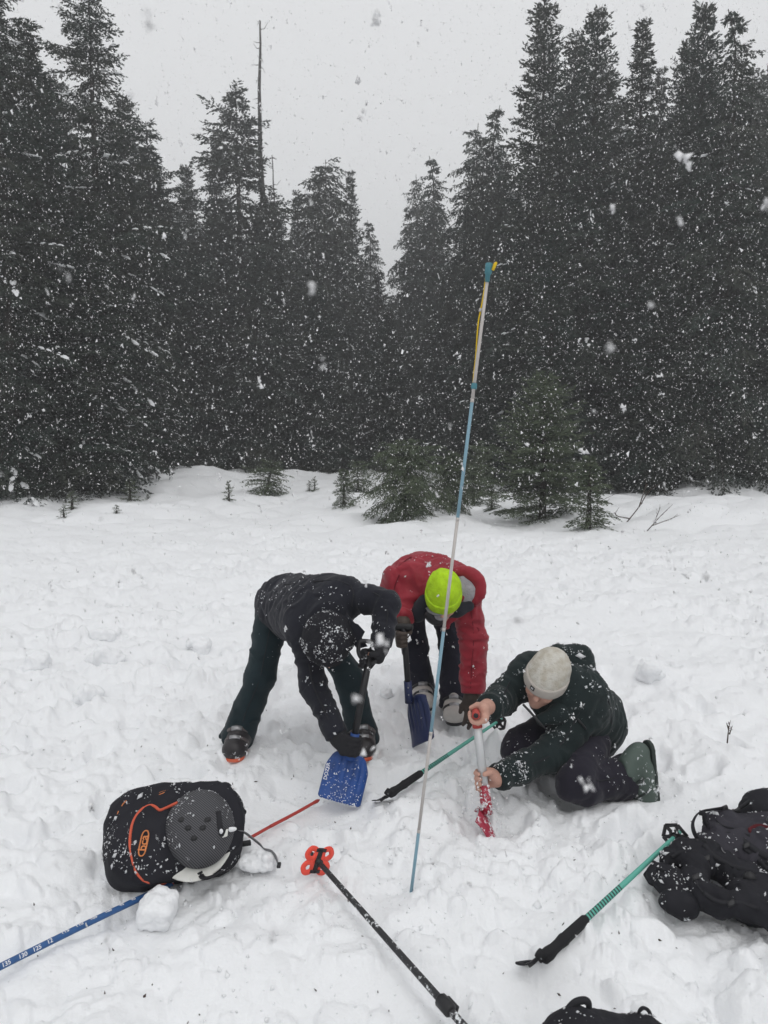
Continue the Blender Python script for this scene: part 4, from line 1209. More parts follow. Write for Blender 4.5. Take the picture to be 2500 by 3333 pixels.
tB, bB = shovel('dark navy avalanche shovel held upright by the person in red', shB_top, shB_sock, shB_tip, V3(.55, -.78, .30), .21,
       M['blade_navy'], M['black_plastic_clean'], M['black_plastic_clean'], 'T', hdir=V3(1, -.3, 0))

# ---------------------------------------------------------------- the kneeling person
shC_top, shC_sock, shC_tip = at(1549, 2322, 3.06), at(1584, 2632, 2.985), at(1584, 2632, 2.985) + V3(.085, -.045, -.17)
J = dict(pelvis=at(1915, 2345, 3.52), chest=at(1862, 2262, 3.42), neck=at(1806, 2215, 3.38), head=at(1776, 2213, 3.33),
         crown=V3(.17, -.42, .88), face=V3(-.50, -.76, -.42),
         shR=at(1722, 2185, 3.46), elR=at(1640, 2272, 3.42), wrR=at(1588, 2300, 3.17),
         shL=at(1905, 2300, 3.34), elL=at(1800, 2455, 3.24), wrL=at(1618, 2532, 3.05),
         hipR=at(1850, 2352, 3.54), knR=at(1700, 2440, 3.40), anR=at(1860, 2440, 3.74), toeR=at(1870, 2460, 3.85),
         hipL=at(1935, 2362, 3.50), knL=at(1878, 2540, 3.13), anL=at(2032, 2528, 3.28), toeL=at(2090, 2580, 3.26))
J_C = J
pC = thing('person', 'person in dark green jacket and cream knit hat kneeling in the snow, bare hands', 'person', (J['pelvis'][0], 3.3, 0))
axC = unit(shC_sock - shC_top)
def hC1(S): grip_hand(S, shC_top + axC * .004, V3(.12, .95, -.2), J_C['wrR'], .017, 1.15)
def hC2(S): grip_hand(S, mixp(shC_top, shC_sock, .705), -axC, J_C['wrL'], .018, 1.08)
S = body_sdf(J, [hC1, hC2])
solid('body', S, M['skin'], pC, .0066)
S = Sdf(); torso(S, J, .138, .120, .12)
sleeve(S, J['shR'], J['elR'], J['wrR'], (.082, .070, .056)); sleeve(S, J['shL'], J['elL'], J['wrL'], (.088, .072, .054))
S.cone(J['chest'], J['neck'], .12, .085, .06)
S.ell(J['pelvis'] + (.02, .02, .01), (.145, .13, .12), None, .08)
jk = solid('jacket', S, M['green_jacket'], pC, .0088, fold=.013, seed=21); JC = S
flecks('snow_flecks', S, SURF[jk.name][0], pC, 300, .011, 6, .3)
fv = SURF[jk.name][0]; near = fv[np.linalg.norm(fv - J['wrL'], axis=1) < .16]
flecks('snow_flecks', S, near, pC, 240, .010, 7, -.3)
S = Sdf(); S.cone(at(1815, 2135, 3.47), at(1885, 2145, 3.50), .055, .06, .05); S.cone(at(1885, 2145, 3.50), at(1925, 2245, 3.42), .055, .06, .05); S.cone(at(1925, 2245, 3.40), at(1928, 2310, 3.33), .05, .022, .03)
S.cone(at(1870, 2190, 3.44), at(1905, 2270, 3.38), .06, .06, .05)
hd = solid('hood', S, M['green_jacket'], pC, .008, fold=.006, seed=22)
flecks('snow_flecks', S, SURF[hd.name][0], pC, 200, .012, 8, .15)
S = Sdf(); s_, f_, c_ = frame(J['face'], J['crown'])
S.cone(at(1765, 2342, 3.27), at(1825, 2322, 3.28), .030, .045, .03); S.cone(at(1825, 2322, 3.28), at(1858, 2250, 3.36), .045, .05, .03)
solid('collar', S, M['green_jacket'], pC, .008, fold=.003, seed=23)
q = MB(); q.tube(spline([at(1702, 2292, 3.22), at(1730, 2322, 3.2), at(1762, 2358, 3.18), at(1782, 2378, 3.2)], 12), [.006] * 10 + [.004] * 3, n=6); q.build('hood_cord', M['black_plastic_clean'], pC)
S = Sdf(); S.ell(J['pelvis'] - (0, 0, .03), (.15, .12, .11), None, .06)
S.cone(J['hipR'], J['knR'], .115, .092, .06); S.cone(J['knR'], J['anR'], .090, .075, .04)
S.cone(J['hipL'], J['knL'], .112, .078, .04); S.cone(J['knL'] + (-.01, 0, -.03), J['anL'] + unit(J['anL'] - J['knL']) * .05, .062, .102, .025, clip=(J['anL'] + unit(J['anL'] - J['knL']) * .03, unit(J['anL'] - J['knL'])))
S.cone(at(1852, 2560, 3.12), at(1915, 2585, 3.12), .050, .050, .04)
tr = solid('trousers', S, M['plum_pants'], pC, .009, fold=.010, seed=24, along=2.2); TC = S
flecks('snow_flecks', S, SURF[tr.name][0], pC, 110, .009, 9, .0)
bn, Sb, Cb = beanie(pC, J, M['cream_knit_snow'], M['cream_knit'], r=(.096, .114, .124), band=.050, level=-.002, lump=.002)
pt = trace(Cb, 1733, 2240); nn = unit(Cb.grad(pt[None])[0])
sx = unit(np.cross(nn, c_)) ; q = MB(); q.box(pt + nn * .001, (sx, np.cross(nn, sx), nn), (.0115, .0095, .0012)); q.build('hat_tab', M['black_plastic_clean'], bn)
text('EN', .011, M['white_print'], bn, pt + nn * .003, -sx, nn)
# ski boot of the near leg: toe dug in, heel up, sole facing away from the knee
fw = V3(.05, -.22, -1.0); up = V3(-1, -.25, .1)
hb = at(2098, 2452, 3.30)
boot(pC, at(2122, 2485, 3.27), fw, up, M['boot_green'], M['boot_dark'], L=.255, cuff=.15, w_=.056, lean=.08, mb=M['boot_dark'])
boot(pC, J['anR'] + V3(.08, .06, .03), V3(.4, .3, -1), unit(J['knR'] - J['anR']), M['boot_green'], M['boot_green'], L=.26, cuff=.14, w_=.056, buckles=False)
tC, bC = shovel('shovel with red handle, silver shaft and red blade dug into the snow by kneeling person', shC_top, shC_sock, shC_tip, V3(.20, .90, -.40), .20,
       M['blade_red'], M['alu'], M['red_tube'], 'T', hdir=V3(.12, .95, -.2), rs=.019, ms=M['blade_red_snowy'])
rg = np.random.default_rng(77)
P = np.stack([mixp(shC_sock, shC_tip, t) for t in rg.uniform(-.7, 1.2, 320)]) + rg.normal(0, .026, (320, 3)) * (1.2, .6, 1)
P[:, 1] -= .02
blobs('snow_flecks', P - base(tC), rg.uniform(.003, .014, 320), M['flake'], tC, rg)

# seams, zips, cuffs and hems
def seam(S, pl, parent, r=.0035, m='webbing', name='seam', n=26, lift=.004, flat=None):
    q = MB(); p = spline([trace(S, a, b, lift=lift) for a, b in pl], n)
    if flat: q.tube(p, 1, n=6, flat=flat, up=V3(0, -.7, .7))
    else: q.tube(p, r, n=5)
    q.build(name, M[m], parent)
def band(parent, a, b, r0, r1, m, name='cuff'):       # a closed band round a limb, from a to b
    q = MB(); a, b = np.array(a), np.array(b); d = (b - a)
    q.tube([a, a + d * .12, a + d * .88, b], [r0 * .96, r0 * 1.03, r1 * 1.03, r1 * .96], n=20); q.build(name, M[m], parent)
for Jx, px_, r0, m in ((J_A, pA, .053, 'black_jacket'), (J_B, pB, .064, 'red_jacket'), (J_C, pC, .056, 'green_jacket')):
    for k in 'LR':
        d = unit(Jx['wr' + k] - Jx['el' + k]); rr_ = r0 if not (Jx is J_B and k == 'R') else .060
        band(px_, Jx['wr' + k] - d * .045, Jx['wr' + k] + d * .004, rr_, rr_ * .96, m)
seam(JA, [(905, 1905), (960, 1900), (1030, 1892), (1095, 1890), (1140, 1905)], pA)
seam(JA, [(1135, 1892), (1150, 1930), (1145, 1975)], pA)
seam(JA, [(1005, 2160), (1020, 2230), (1050, 2300), (1085, 2370)], pA)
seam(JA, [(1195, 1920), (1240, 1945), (1262, 1990), (1252, 2060)], pA)
seam(TA, [(886, 2010), (905, 2016), (926, 2020)], pA, r=.003, m='grey_webbing', name='pocket_zip')
seam(TA, [(880, 2040), (862, 2130), (842, 2220), (800, 2320), (785, 2370)], pA, r=.0025)
seam(JB, [(1290, 1850), (1340, 1812), (1400, 1800), (1460, 1806), (1500, 1825)], pB, m='red_dark')
seam(JB, [(1300, 1870), (1285, 1910), (1282, 1950)], pB, m='red_dark')
seam(JB, [(1560, 1935), (1545, 1965), (1512, 1985)], pB, m='red_dark')
seam(JB, [(1535, 1990), (1542, 2080), (1536, 2160), (1532, 2240)], pB, r=.0028, m='red_dark')
seam(JB, [(1350, 1960), (1345, 1985), (1340, 2008)], pB, r=.005, m='black_plastic_clean', name='front_zip')
p0 = trace(JB, 1552, 2050, lift=.003); q = MB(); q.tube([p0 + (.0, .004, 0), p0 + (.0, -.002, 0.001)], .014, n=14); q.build('sleeve_badge', M['red_dark'], pB)
seam(JC, [(1935, 2150), (1960, 2230), (1985, 2300), (1990, 2380)], pC, m='webbing')
seam(JC, [(1900, 2290), (1870, 2350), (1835, 2410), (1790, 2460), (1700, 2500)], pC)
seam(JC, [(1690, 2170), (1660, 2220), (1640, 2262)], pC)
seam(JC, [(1880, 2340), (1905, 2370), (1925, 2400)], pC, r=.005, m='black_plastic_clean', name='pocket_zip')
seam(TC, [(1890, 2500), (1940, 2540), (2010, 2530)], pC, r=.0025)
print('people', time.time() - T0)
# ================================================================ GEAR IN THE SNOW
def along(A, B, py):                              # the point of segment AB that shows at image height py
    lo, hi = -.2, 1.2
    for k in range(40):
        m_ = (lo + hi) / 2
        if (proj(mixp(A, B, m_))[1] - py) * (proj(B)[1] - proj(A)[1]) < 0: lo = m_
        else: hi = m_
    return mixp(A, B, m_)
# ---------------------------------------------------------------- upright probe
g = gnd(1335, 2882); PB, PT = g - (0, 0, .06), at(1591, 872, g[1] + .06)
t = thing('avalanche_probe', 'tall upright avalanche probe with blue and silver sections and yellow cord', 'probe', g)
cuts = [2960, 2705, 2386, 2049, 1690, 1304, 872]
for k in range(6):
    a, b = along(PB, PT, cuts[k]) if k else PB, along(PB, PT, cuts[k + 1])
    q = MB(); q.tube([a, b], .0060 if k % 2 == 0 else .0058, n=12)
    q.build('probe_section', M['probe_blue'] if k % 2 == 0 else M['probe_silver'], t)
    if 0 < k: q = MB(); d = unit(b - a); q.tube([a - d * .006, a + d * .006], .0063, n=12); q.build('ferrule', M['probe_silver'], t)
c = along(PB, PT, 1257); d = unit(PT - PB)
q = MB(); q.tube([c - d * .010, c - d * .006, c + d * .006, c + d * .010], [.009, .0105, .0105, .009], n=12); q.build('collar', M['probe_cap'], t)
q = MB(); q.tube([PT - d * .048, PT - d * .020, PT - d * .019, PT + d * .014, PT + d * .016], [.0075, .0095, .0125, .0130, .010], n=12); q.build('cap', M['probe_cap'], t)
q = MB(); q.tube([PT + (.012, -.01, -.01), PT + (.020, -.012, .010), PT + (.024, -.01, .016)], [.005, .006, .004], n=6); q.build('knot', M['cord'], t)
Y = PT[1]
q = MB(); q.tube(spline([at(1582, 900, Y), at(1574, 960, Y), at(1564, 1012, Y), at(1557, 1050, Y), at(1552, 1110, Y), at(1549, 1160, Y), at(1542, 1225, Y), at(1541, 1256, Y)], 40), .0026, n=6); q.build('cord', M['cord'], t)
q = MB(); q.tube([at(1565, 1004, Y), at(1563, 1014, Y)], .006, n=6); q.build('knot', M['probe_silver'], t)

# ---------------------------------------------------------------- probe lying under the pack
p_a, p_b = gnd(-80, 3188, .012), gnd(0, 3147, .014)
pts = [p_a + (p_a - p_b) * 9 + V3(0, 0, .02), p_a, p_b, gnd(270, 3013, .016), gnd(440, 2932, .014), gnd(560, 2875, .01)]
t = thing('avalanche_probe', 'blue avalanche probe with white numbers lying under the orange-piped backpack, red tip', 'probe', pts[2])
sp = spline(pts, 60)
q = MB(); q.tube(sp, .0105, n=12); q.build('probe_section', M['deep_blue'], t)
p2 = [gnd(560, 2875, .01), gnd(700, 2790, -.01), gnd(800, 2735, -.004), gnd(880, 2690, -.002)]
q = MB(); q.tube(spline(p2, 12), .0065, n=10); q.build('probe_section', M['red_tube'], t)
p3 = [gnd(880, 2690, -.002), gnd(960, 2648, .012), gnd(1020, 2614, .022), gnd(1041, 2603, .022)]
q = MB(); q.tube(spline(p3, 12), [.0070] * 9 + [.0082, .0082, .006, .002], n=10); q.build('probe_tip', M['red_tube'], t)
for px, s in ((18, '135'), (72, '130'), (118, '125'), (160, '12'), (212, '115'), (258, '110'), (303, '105'), (350, '100'), (394, '95'), (432, '90')):
    py = np.interp(px, [0, 270, 440], [3147, 3013, 2932])
    k = np.argmin([abs(proj(v)[0] - px) for v in sp]); k = min(max(k, 1), len(sp) - 2)
    tn = unit(sp[k + 1] - sp[k - 1]); p0 = sp[k - 1] + tn * ((px - proj(sp[k - 1])[0]) / max(proj(sp[k + 1])[0] - proj(sp[k - 1])[0], 1e-6) * np.linalg.norm(sp[k + 1] - sp[k - 1]))
    view = unit(np.array([0, 0, CAM_Z]) - p0); view = unit(view - tn * (view @ tn)); up_ = np.cross(view, tn)
    roll = R(0 if px < 140 else 10 if px < 200 else 48)
    nn = view * math.cos(roll) + up_ * math.sin(roll)
    text(s, .0175, M['white_print'], t, p0 + nn * .0107, tn, nn, ext=.0004, name='number')

# ---------------------------------------------------------------- ski poles
def ski_pole(label, tip, grip, msh, rsh, basket, roll=0.0, grip_len=.26, clamp=None, rtop=None, side=None, strap=True):
    tip, grip = np.array(tip), np.array(grip)
    t = thing('ski_pole', label, 'ski pole', grip)
    z = unit(tip - grip); L = np.linalg.norm(tip - grip)
    x = unit(np.cross(V3(0, 0, 1), z)); y = np.cross(z, x)
    x, y = x * math.cos(roll) + y * math.sin(roll), y * math.cos(roll) - x * math.sin(roll)
    t.rotation_euler = Matrix((( x[0], y[0], z[0]), (x[1], y[1], z[1]), (x[2], y[2], z[2]))).to_euler()
    def B(b, name, m): return b.build(name, m, t, world=False)
    rt = rtop or rsh
    b = MB(); b.tube([(0, 0, s) for s in np.linspace(grip_len * .5, L - .03, 12)], list(np.linspace(rt, rsh * .8, 12)), n=12); B(b, 'shaft', msh)
    b = MB(); b.tube([(0, 0, L - .06), (0, 0, L - .03), (0, 0, L - .008), (0, 0, L)], [.008, .0075, .006, .002], n=8); B(b, 'tip', M['black_plastic_clean'])
    if strap:
        b = MB(); zs = [0, .006, .03, .06, .09, .12, .125, .2, grip_len - .01, grip_len]
        b.tube([(0, 0, s) for s in zs], [.012, .019, .0205, .0165, .0165, .0195, .0175, .0170, .0165, .0125], n=14); B(b, 'grip', M['foam'])
        b = MB(); b.tube(spline([(.014, .0, .020), (.05, .015, -.02), (.080, .03, -.015), (.088, .02, .02), (.06, .005, .035), (.016, .0, .04)], 26), 1, n=6, flat=(.012, .0025), up=(0, 1, 0)); B(b, 'strap', M['webbing'])
        b = MB(); b.box((.045, .008, .0), (V3(1, 0, 0), V3(0, 1, 0), V3(0, 0, 1)), (.012, .006, .013)); bevel(B(b, 'strap_buckle', M['black_plastic_clean']), .002)
        b = MB(); b.tube([(0, .0, .004), (0, .022, -.004)], [.018, .014], n=12); B(b, 'pommel', M['foam'])
    if clamp:
        b = MB(); b.tube([(0, 0, clamp - .03), (0, 0, clamp - .022), (0, 0, clamp + .022), (0, 0, clamp + .03)], [rsh * 1.1, rsh * 1.75, rsh * 1.75, rsh * 1.1], n=12); cl = B(b, 'clamp', M['black_plastic'])
        b = MB(); b.box((-rsh * 2.2, 0, clamp), (V3(1, 0, 0), V3(0, 1, 0), V3(0, 0, 1)), (.006, .010, .024)); bevel(B(b, 'clamp_lever', M['black_plastic']), .003)
    bz = L - .075
    if basket == 'hex':
        def hexp(r, k): a = R(60 * k + 30); return V3(r * math.cos(a), r * math.sin(a), bz)
        b = MB()
        for k in range(6):                         # rim bars, spokes and the chevron struts between them
            b.tube([hexp(.050, k), hexp(.050, k + 1)], 1, n=6, flat=(.007, .003), up=(0, 0, 1))
            b.tube([hexp(.006, k), hexp(.050, k)], 1, n=6, flat=(.0075, .003), up=(0, 0, 1))
            m_ = (hexp(.036, k) + hexp(.036, k + 1)) / 2
            b.tube([hexp(.026, k), m_ * .0 + (hexp(.020, k) + hexp(.020, k + 1)) / 2, hexp(.026, k + 1)], 1, n=6, flat=(.006, .0028), up=(0, 0, 1))
        b.tube([(0, 0, bz - .018), (0, 0, bz + .018)], [.012, .0105], n=12)
        B(b, 'basket', M['black_plastic'])
    else:
        b = MB(); b.tube([(0, 0, bz - .02), (0, 0, bz + .02)], [.0135, .011], n=12)
        b.tube([(0, -.042, bz), (0, .042, bz)], 1, n=8, flat=(.011, .005), up=(0, 0, 1))
        for s in (-1, 1): b.tube([(-.022, s * .040, bz), (.020, s * .040, bz)], 1, n=8, flat=(.007, .005), up=(0, 0, 1))
        B(b, 'basket_bridge', M['black_plastic'])
        for s in (-1, 1):                          # two red lobes of looped ribs
            b = MB()
            for a0, r_ in ((-30, .044), (30, .044)):
                d = V3(s * math.cos(R(a0)), math.sin(R(a0)), 0); e = V3(-d[1], d[0], 0)
                o = V3(s * .010, .026 * math.sin(R(a0)), bz)
                b.tube(spline([o - e * .004, o + d * r_ * .45 - e * .019, o + d * r_ * .92 - e * .014, o + d * r_ * 1.02, o + d * r_ * .92 + e * .014, o + d * r_ * .45 + e * .019, o + e * .004], 20), 1, n=6, flat=(.0105, .0032), up=(0, 0, 1))
            b.tube([(s * .012, -.04, bz), (s * .018, 0, bz), (s * .012, .04, bz)], 1, n=6, flat=(.011, .0034), up=(0, 0, 1))
            B(b, 'basket_lobe', M['red_basket'])
    return t
ski_pole('mint green ski pole with chevrons and black grip lying beside the black backpack', gnd(2222, 2700, .055), gnd(1768, 3120, .07),
         chevron_mat('mint_pole_near', .24, .50), .0098, 'hex', roll=-.9, rtop=.0115)
ski_pole('mint green ski pole lying between the upright probe and the silver shovel shaft', gnd(1640, 2335, .04), gnd(1268, 2585, .05),
         chevron_mat('mint_pole_far', .24, .50), .0098, 'hex', roll=-.9, rtop=.0115)
a_, b_ = gnd(1004, 2768, .05), gnd(1450, 3272, .03)
ski_pole('black snow-crusted ski pole with bright red basket', a_, b_ + (b_ - a_) * .42, M['pole_black'], .0115, 'red', roll=.35, clamp=np.linalg.norm(b_ - a_) * .42, strap=True)

# ---------------------------------------------------------------- backpack with the helmet
yaw = R(16); ex = V3(math.cos(yaw), math.sin(yaw), 0); ey = V3(-math.sin(yaw), math.cos(yaw), 0); up = V3(0, 0, 1)
ti = R(38); pu = ey * math.cos(ti) + up * math.sin(ti); pn = -ey * math.sin(ti) + up * math.cos(ti)
pc = at(572, 2722, 2.66); AXP = np.array([ex, pu, pn])
t = thing('backpack', 'black backpack with orange piping and a helmet under its mesh, lying in the snow', 'backpack', (pc[0], pc[1], 0))
def PL(a, b, c): return pc + ex * a + pu * b + pn * c
S = Sdf()
S.box(PL(.015, .0, -.01), (.225, .155, .110), AXP, .098, .03)
S.box(PL(-.15, .0, -.02), (.105, .140, .095), AXP, .080, .05)
S.ell(PL(-.06, -.05, .06), (.15, .13, .06), AXP, .05)
S.ell(PL(.15, .03, .05), (.11, .14, .07), AXP, .04)
S.ell(PL(-.05, .13, .03), (.17, .06, .07), AXP, .05)
PS = S
pk = solid('pack_body', S, M['pack_black'], t, .009, fold=.010, seed=31, fs=.8, along=1.3)
flecks('snow_flecks', S, SURF[pk.name][0], t, 430, .010, 10, .05)
H = Sdf(); hC = PL(.088, -.026, .100)
H.ell(hC, (.126, .142, .100), AXP, .02)
cr = solid('helmet_carrier', H, M['carrier_mesh'], t, .006)
flecks('snow_flecks', H, SURF[cr.name][0], t, 110, .009, 11, .1)
hl = thing('helmet', 'white-rimmed helmet strapped under the mesh of the orange-piped backpack', 'helmet', PL(.05, -.03, .05))
W = Sdf(); W.ell(PL(.064, -.040, .078), (.150, .164, .072), AXP, .02, clip=(PL(0, 0, .072), pn)); 
sh = solid('shell', W, M['helmet_white'], hl, .006)
UN = lambda p: np.minimum(PS(p), np.minimum(H(p), W(p)))
def on(px, py, l=.003): return trace(UN, px, py, lift=l)
for a, b in ((590, 2668), (612, 2695), (660, 2695), (632, 2728), (676, 2668)):
    p0 = trace(H, a, b); n0 = H.grad(p0[None])[0]; q = MB()
    x0 = unit(np.cross(n0, V3(0, 0, 1))); y0 = np.cross(n0, x0)
    q.add([p0 + n0 * .003 + x0 * .012 * math.cos(k) + y0 * .009 * math.sin(k * 1.0) for k in np.linspace(0, 6.28, 9)[:-1]] + [p0 - n0 * .004 + x0 * .013 * math.cos(k) + y0 * .010 * math.sin(k) for k in np.linspace(0, 6.28, 9)[:-1]],
          [tuple(range(8))] + [(k, k + 8, (k + 1) % 8 + 8, (k + 1) % 8) for k in range(8)])
    q.build('vent', M['black_plastic_clean'], t)
def piping(pl, r, m, name, n=30, flat=(1, 1), lift=.003):
    q = MB(); p = spline([on(a, b, lift) for a, b in pl], n); q.tube(p, r, n=6); return q.build(name, m, t)
piping([(577, 2613), (540, 2630), (520, 2637), (505, 2626), (487, 2621), (465, 2632), (444, 2655), (430, 2685), (424, 2720), (423, 2755), (430, 2795), (440, 2830), (452, 2850), (468, 2866)], .0055, M['orange_zip'], 'piping', 50)
piping([(468, 2866), (490, 2874), (520, 2876), (550, 2880), (566, 2879)], .0045, M['orange_zip'], 'piping', 16)
piping([(548, 2572), (530, 2582), (512, 2588), (520, 2580), (540, 2573)], .0022, M['orange_print'], 'cord_loop', 20)
piping([(412, 2605), (402, 2615), (396, 2624)], .0022, M['orange_print'], 'cord_loop', 10)
piping([(386, 2640), (382, 2652)], .0022, M['orange_print'], 'cord_loop', 6)
piping([(440, 2655), (425, 2670), (412, 2695), (420, 2700), (415, 2710), (422, 2716)], .002, M['grey_webbing'], 'cord_loop', 20)
# oval badge with the letters
lp = on(468, 2745); ln = unit(UN_g := (lambda p: np.stack([(UN(p + np.eye(3)[k] * .004) - UN(p - np.eye(3)[k] * .004)) for k in range(3)], 1))(lp[None])[0])
lx = unit(on(474, 2716) - on(461, 2778)); ly = unit(np.cross(ln, lx))
q = MB(); ov = [lp + ln * .002 + lx * .044 * math.cos(a) + ly * (.0155 + .003 * math.cos(2 * a)) * math.sin(a) for a in np.linspace(0, 2 * math.pi, 33)]
q.tube(ov, .0026, n=6); q.build('badge_ring', M['orange_print'], t)
lt = text('bca', .040, M['orange_print'], t, lp + ln * .003, lx, ln, ext=.0015)
# straps, buckles and pulls
def strap(path, wd, th, m, name='strap', upv=None, n=24):
    q = MB(); q.tube(spline(path, n), 1, n=6, flat=(wd, th), up=upv if upv is not None else V3(0, -.4, 1)); return q.build(name, m, t)
strap([on(710, 2640, .004), on(715, 2680, .004), on(722, 2712, .005), on(735, 2708, .006), on(752, 2700, .006)], .011, .002, M['webbing'])
q = MB(); p0 = on(733, 2712, .006); q.box(p0, (unit(V3(1, .2, .2)), unit(V3(0, .6, .8)), unit(V3(0, -.8, .6))), (.010, .013, .003)); bevel(q.build('buckle', M['helmet_white'], t), .003)
S2 = Sdf(); S2.ell(on(752, 2700, .012), (.022, .008, .012), AXP, .01); S2.ell(on(720, 2706, .010), (.007, .008, .014), AXP, .01); solid('snow_on_strap', S2, M['snow'], t, .004)['kind'] = 'stuff'
strap([on(785, 2705, .0), on(783, 2704, .01), gnd(800, 2712, .09), gnd(830, 2735, .05), gnd(850, 2752, .025), gnd(862, 2766, .03), gnd(885, 2772, .035), gnd(900, 2795, .012), gnd(906, 2818, .01)], .0085, .0018, M['grey_webbing'])
q = MB(); p0 = gnd(908, 2816, .012); q.box(p0, (V3(1, 0, 0), V3(0, 1, 0), V3(0, 0, 1)), (.007, .012, .006)); bevel(q.build('strap_end', M['black_plastic_clean'], t), .002)
strap([on(650, 2838, .0), at(655, 2850, 2.50), at(665, 2858, 2.47), at(690, 2852, 2.46), at(715, 2840, 2.48), at(722, 2836, 2.50), at(700, 2845, 2.52)], .010, .002, M['webbing'])
q = MB(); q.tube(spline([on(780, 2640, .0), at(790, 2637, 2.74), at(797, 2640, 2.73), at(795, 2648, 2.72), on(782, 2648, .0)], 14), .006, n=6); q.build('haul_loop', M['webbing'], t)
q = MB(); q.box(gnd(800, 2745, .03), (unit(V3(1, .3, 0)), unit(V3(-.3, 1, 0)), V3(0, 0, 1)), (.02, .010, .008)); bevel(q.build('buckle', M['black_plastic'], t), .003)

# ---------------------------------------------------------------- black backpack with its belt spread out
t = thing('backpack', 'large black backpack lying open-belted beside the mint ski pole, with snow on it', 'backpack', (*at(2430, 2800, 2.6)[:2], 0))
S = Sdf()
S.cone(at(2352, 2765, 2.66), at(2640, 2860, 2.55), .085, .16, .05)
S.cone(at(2375, 2725, 2.76), at(2670, 2775, 2.75), .075, .16, .06)
S.cone(at(2312, 2742, 2.64), at(2330, 2795, 2.58), .040, .055, .04)
S.ell(at(2360, 2690, 2.74), (.075, .06, .05), None, .05)
bk = solid('pack_body', S, M['pack_grey'], t, .008, fold=.017, seed=41, fs=1.15, along=1.2)
KS = S
flecks('snow_flecks', S, SURF[bk.name][0], t, 300, .012, 12, .1)
S = Sdf(); S.ell(at(2520, 2650, 2.90), (.14, .10, .10), None, .03); S.cone(at(2440, 2605, 2.96), at(2540, 2615, 2.96), .022, .03, .03); S.cone(at(2420, 2660, 2.84), at(2402, 2650, 2.84), .012, .010, .02)
lid = solid('lid', S, M['pack_dark'], t, .009, fold=.006, seed=42); flecks('snow_flecks', S, SURF[lid.name][0], t, 110, .010, 13, .1)
S = Sdf()
loop = [(2300,2800,2.55),(2262,2822,2.50),(2258,2868,2.44),(2285,2912,2.39),(2345,2942,2.35),(2430,2942,2.335),(2520,2985,2.27),(2610,3040,2.20)]
for a, b in zip(loop[:-1], loop[1:]): S.cone(at(*a), at(*b), .036, .040, .03)
S.cone(at(2300, 2770, 2.57), at(2225, 2770, 2.58), .040, .040, .03); S.cone(at(2225, 2770, 2.58), at(2178, 2788, 2.56), .040, .028, .03); S.cone(at(2178, 2790, 2.55), at(2168, 2806, 2.53), .024, .018, .02)
S.cone(at(2240, 2800, 2.54), at(2262, 2830, 2.50), .03, .035, .03)
S.cone(at(2430, 2930, 2.40), at(2560, 2930, 2.45), .07, .13, .05)
S.cone(at(2300, 2790, 2.56), at(2420, 2860, 2.50), .045, .06, .04)
belt = solid('hip_belt', S, M['pack_dark'], t, .008, fold=.010, seed=43, fs=1.3); flecks('snow_flecks', S, SURF[belt.name][0], t, 200, .011, 14, .1)
BS = S
UN2 = lambda p: np.minimum(KS(p), BS(p))
def on2(px, py, l=.004): return trace(UN2, px, py, lift=l)
def strap2(path, wd, th, m, name='strap', n=24, upv=None):
    q = MB(); q.tube(spline(path, n), 1, n=6, flat=(wd, th), up=upv if upv is not None else V3(0, -1, .3)); return q.build(name, m, t)
strap2([on2(2300, 2745), at(2275, 2735, 2.60), at(2258, 2705, 2.62), at(2256, 2675, 2.65), at(2275, 2645, 2.68), at(2310, 2636, 2.72), at(2350, 2630, 2.76)], .011, .0022, M['webbing'], n=30)
strap2([at(2276, 2645, 2.68), at(2292, 2650, 2.68), at(2294, 2668, 2.68), at(2305, 2688, 2.68), on2(2318, 2695)], .010, .0022, M['webbing'])
strap2([at(2350, 2634, 2.76), at(2385, 2645, 2.78), at(2410, 2628, 2.82), at(2440, 2608, 2.88)], .009, .0022, M['webbing'])
for px, py, s in ((2358, 2634, .016), (2382, 2646, .014), (2400, 2640, .012), (2325, 2665, .012)):
    q = MB(); q.box(at(px, py, 2.77), (unit(V3(1, .2, .3)), unit(V3(0, 1, 0)), unit(V3(-.3, 0, 1))), (s, .006, s * .8)); bevel(q.build('buckle', M['black_plastic'], t), .003)
strap2([on2(2440, 2712), on2(2462, 2700), on2(2490, 2702), on2(2520, 2716), on2(2550, 2740)], .020, .003, M['dark_red'], 'red_panel')
q = MB(); q.tube(spline([on2(2485, 2690), on2(2495, 2675), at(2510, 2655, 2.7), at(2540, 2640, 2.7)], 12), .007, n=8); q.build('drinking_tube', M['grey_webbing'], t)
q = MB(); q.tube(spline([on2(2345, 2750), on2(2352, 2768), on2(2362, 2776), on2(2380, 2772), on2(2392, 2755), on2(2405, 2742)], 20), .0022, n=5); q.build('zip_cord', M['grey_webbing'], t)
strap2([on2(2400, 2720), on2(2430, 2745), on2(2465, 2770), on2(2500, 2790)], .012, .0022, M['webbing'])
strap2([on2(2290, 2748), on2(2330, 2790), on2(2390, 2820), on2(2460, 2840)], .009, .0022, M['webbing'])
for pl in ([(2300, 2722), (2345, 2716), (2400, 2712), (2440, 2722)], [(2330, 2672), (2352, 2690), (2390, 2700)], [(2420, 2760), (2470, 2800), (2500, 2830)],
           [(2290, 2905), (2340, 2935), (2410, 2938), (2470, 2958)], [(2248, 2770), (2215, 2775), (2185, 2790)], [(2268, 2830), (2268, 2870), (2290, 2905)]):
    strap2([on2(a, b) for a, b in pl], .007, .002, M['webbing'], 'strap')
